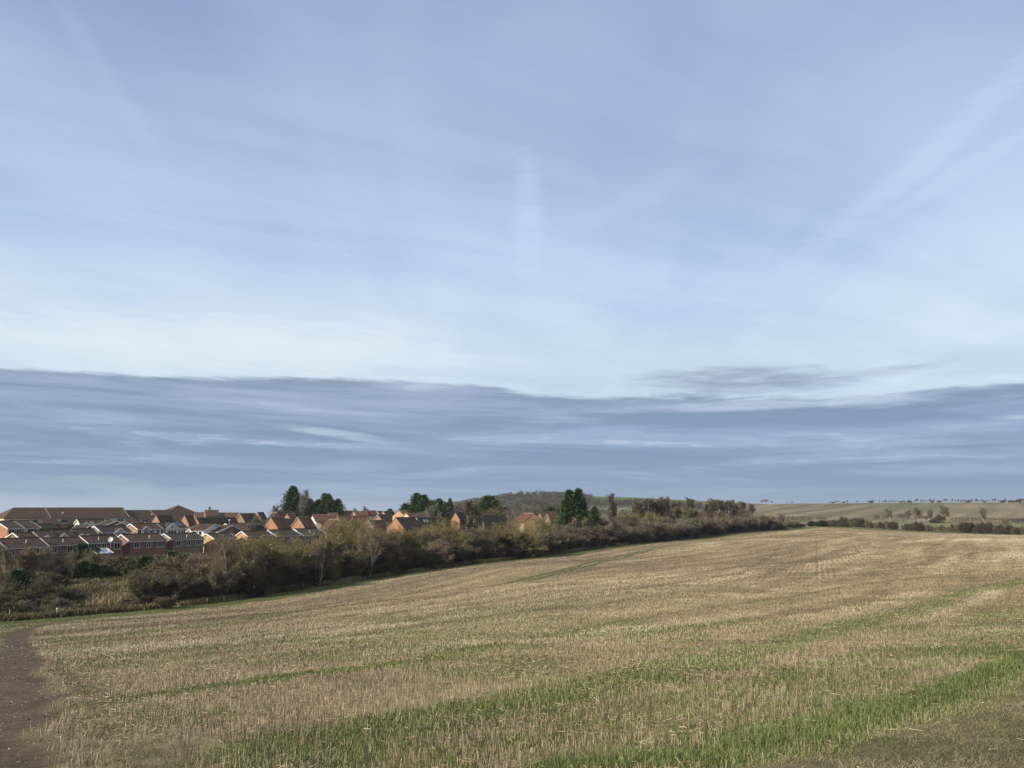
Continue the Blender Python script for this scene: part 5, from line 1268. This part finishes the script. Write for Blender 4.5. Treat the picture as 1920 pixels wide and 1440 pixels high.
# ------------------------------------------------------------------ shrubs of the hedge bottom, in order from the left
ORD = 'first second third fourth fifth sixth seventh eighth ninth tenth eleventh twelfth thirteenth fourteenth fifteenth sixteenth seventeenth eighteenth nineteenth'.split()
TENS = {2: 'twenty', 3: 'thirty', 4: 'forty', 5: 'fifty', 6: 'sixty', 7: 'seventy', 8: 'eighty', 9: 'ninety'}
def ordw(n):
    if n < 20: return ORD[n - 1]
    if n >= 100: return 'hundredth' if n == 100 else 'hundred and ' + ordw(n - 100)
    t, q = divmod(n, 10)
    if q == 0: return TENS[t][:-1] + 'ieth'
    return TENS[t] + '-' + ORD[q - 1]
HTOP = ([-30, 280, 330, 400, 500, 600, 700, 800, 900, 1000, 1100, 1200, 1300, 1400, 1440, 1480, 1505], [0, 62, 70, 78, 70, 62, 58, 52, 48, 42, 36, 32, 30, 26, 22, 16, 8])
def hedge_row():
    u = 292.0; lst = []
    while u < 1512:
        top = float(np.interp(u, *HTOP)); Y = HY(u); lst.append((u, top, Y))
        u += max(7.5, 1.35 * 1443 / Y)
    for i, (u, top, Y) in enumerate(lst):
        vb = float(np.interp(u, [q[0] for q in HU], [q[1] for q in HU])); key = random.choice(['shrub_dark', 'shrub_brown', 'dome_dark', 'shrub_dark', 'shrub_plum', 'shrub_olive'] if u < 1050 else ['shrub_brown', 'shrub_plum', 'shrub_brown', 'shrub_brown', 'shrub_dark'])
        word = dict(shrub_dark='dark brown', shrub_brown='mid brown', dome_dark='low dark tangled', shrub_plum='reddish brown', shrub_olive='olive', shrub_grey='greyish')[key]
        dy = 2.2 + 2.2 * random.random()
        plant(key, u, vb - top * (.62 + .35 * random.random()) * (.72 if key == 'dome_dark' else 1), Y + dy, '%s leafless shrub, %s from left in the hedge front line' % (word, ordw(i + 1)), 'shrub', 'shrubs along the foot of the field hedge', 1.15 if u < 1100 else 1.3)
    return lst
hedge_row()
def second_row():
    u = 300.0; i = 0
    while u < 1430:
        Y = HY(u) + 7 + 4 * random.random(); top = float(np.interp(u, *HTOP)); vb = float(np.interp(u, [q[0] for q in HU], [q[1] for q in HU])); i += 1
        key = random.choice(['shrub_brown', 'shrub_olive', 'shrub_dark', 'shrub_plum'] if u < 1050 else ['shrub_brown', 'shrub_grey', 'shrub_plum'])
        word = dict(shrub_dark='dark', shrub_brown='brown', shrub_plum='purplish', shrub_olive='olive', shrub_grey='greyish')[key]
        plant(key, u, vb - top * (1.02 + .3 * random.random()), Y, '%s bare shrub, %s from left in the hedge back line' % (word, ordw(i)), 'shrub', 'shrubs in the back row of the field hedge', 1.3)
        u += max(12, 2.4 * 1443 / Y)
second_row()
def scrub():
    rs = random.Random(5); L = []
    for n in range(70):
        u = rs.uniform(-25, 320); t = rs.random(); vb = 1162 - u * .09 - t * 62
        if 118 < u < 262 and 1082 < vb < 1100: continue
        if 150 < u < 250 and vb > 1132: continue
        L.append((u, vb, 80 + u * .03 + t * 50))
    L.sort(); i = 0
    for u, vb, Y in L:
        i += 1; key = rs.choice(['shrub_brown', 'shrub_plum', 'bramble', 'shrub_grey', 'bramble', 'shrub_olive', 'dome_dark']); x, y = kx(u) * Y, Y
        hh = rs.uniform(.9, 2.0) * (.5 if 125 < u < 265 else 1); t = (hz(x, y) + hh) / Y; b = (t * CP - SP) / (CP + t * SP); vt = 720 - FPX * b
        word = dict(shrub_brown='brown', shrub_plum='reddish', bramble='greenish bramble like', shrub_grey='pale grey', shrub_olive='olive', dome_dark='dark tangled')[key]
        plant(key, u, vt, Y, '%s shrub, %s from left in the scrub below the left houses' % (word, ordw(i)), 'shrub', 'shrubs in the left scrub', 1.3)
scrub()
def garden_fill():
    """garden shrubs between hedge and houses, seen as tops only"""
    rs = random.Random(9); i = 0
    for u in range(20, 1180, 19):
        if 100 < u < 150: continue
        i += 1; uu = u + rs.uniform(-6, 6); Y = HY(max(uu, 0)) + (rs.uniform(14, 34) if u > 280 else rs.uniform(44, 56)); x, y = kx(uu) * Y, Y; hh = rs.uniform(2.2, 4.2) if u > 280 else rs.uniform(2.6, 3.6)
        t = (hz(x, y) + hh) / Y; b = (t * CP - SP) / (CP + t * SP); key = rs.choice(['shrub_brown', 'shrub_olive', 'shrub_dark', 'bramble', 'shrub_plum'])
        plant(key, uu, 720 - FPX * b, Y, 'bare thicket bush between hedge and houses, %s from left' % ordw(i), 'shrub', 'thicket bushes between hedge and houses', 1.5)
garden_fill()

# ------------------------------------------------------------------ hedgerow along the far right edge of the field
def far_row():
    rs = random.Random(3); prof = [(1526,13,'ever_shrub'),(1536,13,'ever_shrub'),(1546,14,'ever_shrub'),(1556,18,'shrub_brown')]
    u = 1566
    while u < 1925:
        if not 1683 < u < 1688: prof.append((u, rs.choice([14, 16, 18, 20]) + (5 if 1566 < u < 1612 else 0) + (6 if 1800 < u < 1890 else 0), rs.choice(['shrub_brown', 'shrub_dark', 'shrub_grey', 'shrub_dark', 'dome_dark', 'shrub_olive'])))
        u += rs.uniform(6.5, 11.5)
    for i, (u, hgt, key) in enumerate(prof):
        vb = np.interp(u, [1520, 1560, 1700, 1920], [986.5, 987, 994.5, 1002]); Y = np.interp(u, [1520, 1560, 1700, 1920], [352, 346, 311, 269]) + 1.5
        word = dict(shrub_dark='dark', shrub_brown='brown', dome_dark='low dark', shrub_grey='pale grey', shrub_olive='olive', ever_shrub='dark green')[key]
        x_, y_ = kx(u) * Y, Y; hm = hgt * .165 if Y > 300 else hgt * .155; t_ = (hz(x_, y_) + hm) / Y; vt_ = 720 - FPX * (t_ * CP - SP) / (CP + t_ * SP)
        plant(key, u, vt_, float(Y), '%s shrub, %s from left in the far right hedgerow of the field' % (word, ordw(i + 1)), 'shrub', 'shrubs of the far right hedgerow', 1.7 if key == 'ever_shrub' else rs.uniform(.6, .95))
    plant('round_brown', 1882, 970, 281, 'olive crowned tree taller than the hedgerow shrubs near the right edge', 'bare tree', None, .75)
far_row()
GV = 'trees in the valley field on the right'
for key, u, v, Y, w, lb in [('round_brown',1646,963,440,1.3,'low dark bush at the left end of the valley thicket'),('round_brown',1660,962,438,1.3,'second dark bush of the valley thicket'),('upr_olive',1668,953,445,1.0,'olive tree rising from the valley thicket'),('round_brown',1688,962,436,1.5,'rounded purple brown bush in the valley thicket'),
                            ('grey',1702,954,446,1.0,'faint tan tree right of the rounded thicket bush'),('upr_olive',1722,951,446,1.3,'broad olive tree over the valley thicket'),('round_brown',1722,964,432,1.4,'dark rounded bush under the broad olive tree'),('round_brown',1734,966,430,1.2,'dark bush right of the one under the broad olive tree'),
                            ('grey',1743,953,440,1.0,'pale tan tree with thin trunk in the valley'),('round_dark',1754,966,430,.9,'small round dark bush on a stem in the valley'),('upr_olive',1772,947,440,1.0,'tall fan shaped dark olive tree alone on the valley slope'),('grey',1842,950,420,1.0,'lone thin crowned tree above the dark slanting hedge')]:
    if key == 'round_dark': plant('dome_dark', u, v, Y, lb, 'bush', GV, w)
    else: plant(key, u, v, Y, lb, 'bare tree' if 'tree' in lb else 'bush', GV, w)

# clipped far hedges: each one continuous hedge is one thing
def hedge_strip(pts, hgt, wid, label, mat, seed, dens=16):
    r = np.random.default_rng(seed); W = [at(*p) for p in pts]; V = []; S = []
    P = np.array([[w.x, w.y] for w in W]); d = np.r_[0, np.cumsum(np.linalg.norm(np.diff(P, axis=0), axis=1))]; n = int(d[-1] * dens * hgt)
    a = r.random(n) * d[-1]; x = np.interp(a, d, P[:, 0]); y = np.interp(a, d, P[:, 1]); h_ = hgt * (.85 + .3 * fbm(x, y, 6, seed, 2))
    x = x + r.normal(0, wid * .3, n); y = y + r.normal(0, wid * .3, n); z0 = H(x, y); z = z0 + h_ * r.random(n) ** .8
    c = np.stack([x, y, z], 1); q = r.normal(0, 1, (n, 3, 3)) * .24; V = (c[:, None, :] + q).reshape(-1, 3); S = np.repeat(np.clip(r.normal(.5, .2, n), 0, 1), 3)
    tag(mesh_obj('hedge', np_mesh('hedge', V, np.arange(3 * n).reshape(n, 3), mat, shade=S)), label, 'hedge', 'clipped hedges in the valley')
hedge_strip([(1440,972.3,505),(1470,972.3,500)], 1.4, 1.4, 'short straight clipped hedge above the thin end of the field hedge', TWG['dark'], 1)
hedge_strip([(1472,973.5,470),(1522,974,462)], 3.0, 1.8, 'long level clipped hedge with pale field below, left part of the valley', TWG['brown'], 2)
hedge_strip([(1532,973,468),(1552,973,466)], 2.4, 1.8, 'short dark hedge fragment right of the long level hedge', TWG['dark'], 3)
hedge_strip([(1783,973,470),(1830,972,462),(1880,968,452),(1925,964,440)], 1.7, 1.6, 'thin dark hedge line slanting up to the right edge', TWG['dark'], 4)
hedge_strip([(1765,979,420),(1830,980,415),(1890,980,410)], 2.2, 1.8, 'broken brown hedge running level below the slanting hedge', TWG['brown'], 5, 9)
hedge_strip([(1897,978,405),(1925,979,400)], 3.0, 2.2, 'dark hedge block at the right edge of the photo', TWG['dark'], 6)

# ------------------------------------------------------------------ far skyline
def crest(u):
    r1 = float(np.interp(u, R0_U, R1_V)); k = (u - 960) / (FPX * 1.0126); Y = r1 / math.hypot(1, k); return k * Y, Y
def skyline_trees():
    rs = random.Random(4); L = []
    segs = [(1554,1578),(1580,1592),(1607,1611),(1618,1622),(1627,1636),(1648,1651),(1654,1698),(1706,1711),(1716,1719),(1720,1724),(1727,1746),(1748,1755),(1757,1780),(1782,1815),(1818,1826),(1828,1860),(1862,1870),(1873,1890),(1892,1900),(1902,1925)]
    for a, b in segs:
        u = a + 1
        while u < b: L.append((u, rs.uniform(3.0, 6.2) * (1.15 if u > 1700 else .9))); u += rs.uniform(3.2, 5.5)
    for i, (u, px) in enumerate(L):
        x, y = crest(u); hgt = px * 1.1 * y / 1443; p = PR[rs.choice(['grey', 'grey', 'round_brown', 'upr_olive', 'shrub_grey'])]; g = hz(x, y)
        o = p.copy(); C.objects.link(o); s = hgt / p['h0']; o.location = (x, y, g - .1); o.scale = (s * 1.1, s * 1.1, s); o.rotation_euler = (0, 0, rs.random() * 6.28); del o['h0']
        for ch in p.children: c = ch.copy(); C.objects.link(c); c.parent = o
        tag(o, 'tiny bare tree on the right ridge, %s from left along the skyline' % ordw(i + 1), 'bare tree', 'tiny trees along the far ridge')
    for u, px, w, lb in [(1438,9.5,1.7,'wide domed tree group standing on the skyline left of the striped hill'),(1430,7,1.2,'left shoulder tree of the domed skyline group'),(1449,6,1.2,'right shoulder tree of the domed skyline group'),(1477,4,1.0,'small lone skyline tree right of the domed group'),(1486,4.5,1.3,'bushy little skyline tree further right of the domed group'),(1515,2,2.2,'flat low bush on the skyline before the tree line starts')]:
        x, y = crest(u); hgt = px * y / 1443; p = PR['round_brown']; o = p.copy(); C.objects.link(o); s = hgt / p['h0']; o.location = (x, y, hz(x, y) - .2); o.scale = (s * w, s * w, s); del o['h0']
        for ch in p.children: c = ch.copy(); C.objects.link(c); c.parent = o
        tag(o, lb, 'tree', 'domed trees on the skyline')
skyline_trees()
# scrub wood covering the far hill: one mass
def far_wood():
    r = np.random.default_rng(8); n = 3400; u = r.uniform(770, 1400, n); rad = r.uniform(640, 1345, n)
    keep = ((u < 1075) & (fbm(u * 1.0, rad * .25, 26, 81, 3) > .40)) | ((u >= 1075) & (u < 1320) & (rad > 900) & (rad < 1030) & (fbm(u, rad * .1, 20, 82, 2) > .35)) | ((u > 1020) & (u < 1110) & (rad > 1000) & (rad < 1250)) | ((u < 1400) & (rad < 730)) | ((u > 1385) & (rad > 1040) & (rad < 1100))
    u, rad = u[keep], rad[keep]; k = (u - 960) / (FPX * 1.0126); Y = rad / np.hypot(1, k); x = k * Y; z = H(x, Y); m = len(x)
    hh = r.uniform(3, 7.5, m) * np.where(rad > 1280, .8, 1); ww = hh * r.uniform(.7, 1.3, m); T_ = 60
    q = r.normal(0, 1, (m, T_, 3)); q /= np.linalg.norm(q, axis=2)[..., None]; q *= (r.random((m, T_, 1)) ** .33)
    c = np.stack([x, Y, z], 1)[:, None, :] + q * np.stack([ww / 2, ww / 2, hh / 2], 1)[:, None, :] + np.stack([0 * hh, 0 * hh, hh * .5], 1)[:, None, :]
    V = (c[:, :, None, :] + r.normal(0, .42, (m, T_, 3, 3))).reshape(-1, 3)
    S = np.repeat(np.clip(r.random(m)[:, None] * .8 + r.normal(0, .1, (m, T_)), 0, 1).ravel(), 3)
    mat = shaded('far_scrub', [(0.035, 0.038, 0.022), (0.07, 0.056, 0.042), (0.10, 0.085, 0.055), (0.13, 0.125, 0.07)])
    tag(mesh_obj('woodland', np_mesh('woodland', V, np.arange(len(V)).reshape(-1, 3), mat, shade=S)), 'grey brown scrub wood covering the far rounded hill', 'woodland', kind='stuff')
far_wood()

# ------------------------------------------------------------------ air
def haze():
    m = bpy.data.materials.new('air'); m.use_nodes = True; nt = m.node_tree
    for n in list(nt.nodes): nt.nodes.remove(n)
    out = nt.nodes.new('ShaderNodeOutputMaterial'); v = nt.nodes.new('ShaderNodeVolumePrincipled')
    v.inputs['Color'].default_value = (0.80, 0.88, 1.0, 1); v.inputs['Density'].default_value = 0.0001; v.inputs['Anisotropy'].default_value = 0.2
    nt.links.new(v.outputs[0], out.inputs['Volume'])
    b = MB(); b.box(-7200, 7200, -7200, 7200, -126, 45); o = b.build('haze', m); tag(o, 'thin pale blue air between the viewer and the far hills', 'haze', kind='stuff')
haze()
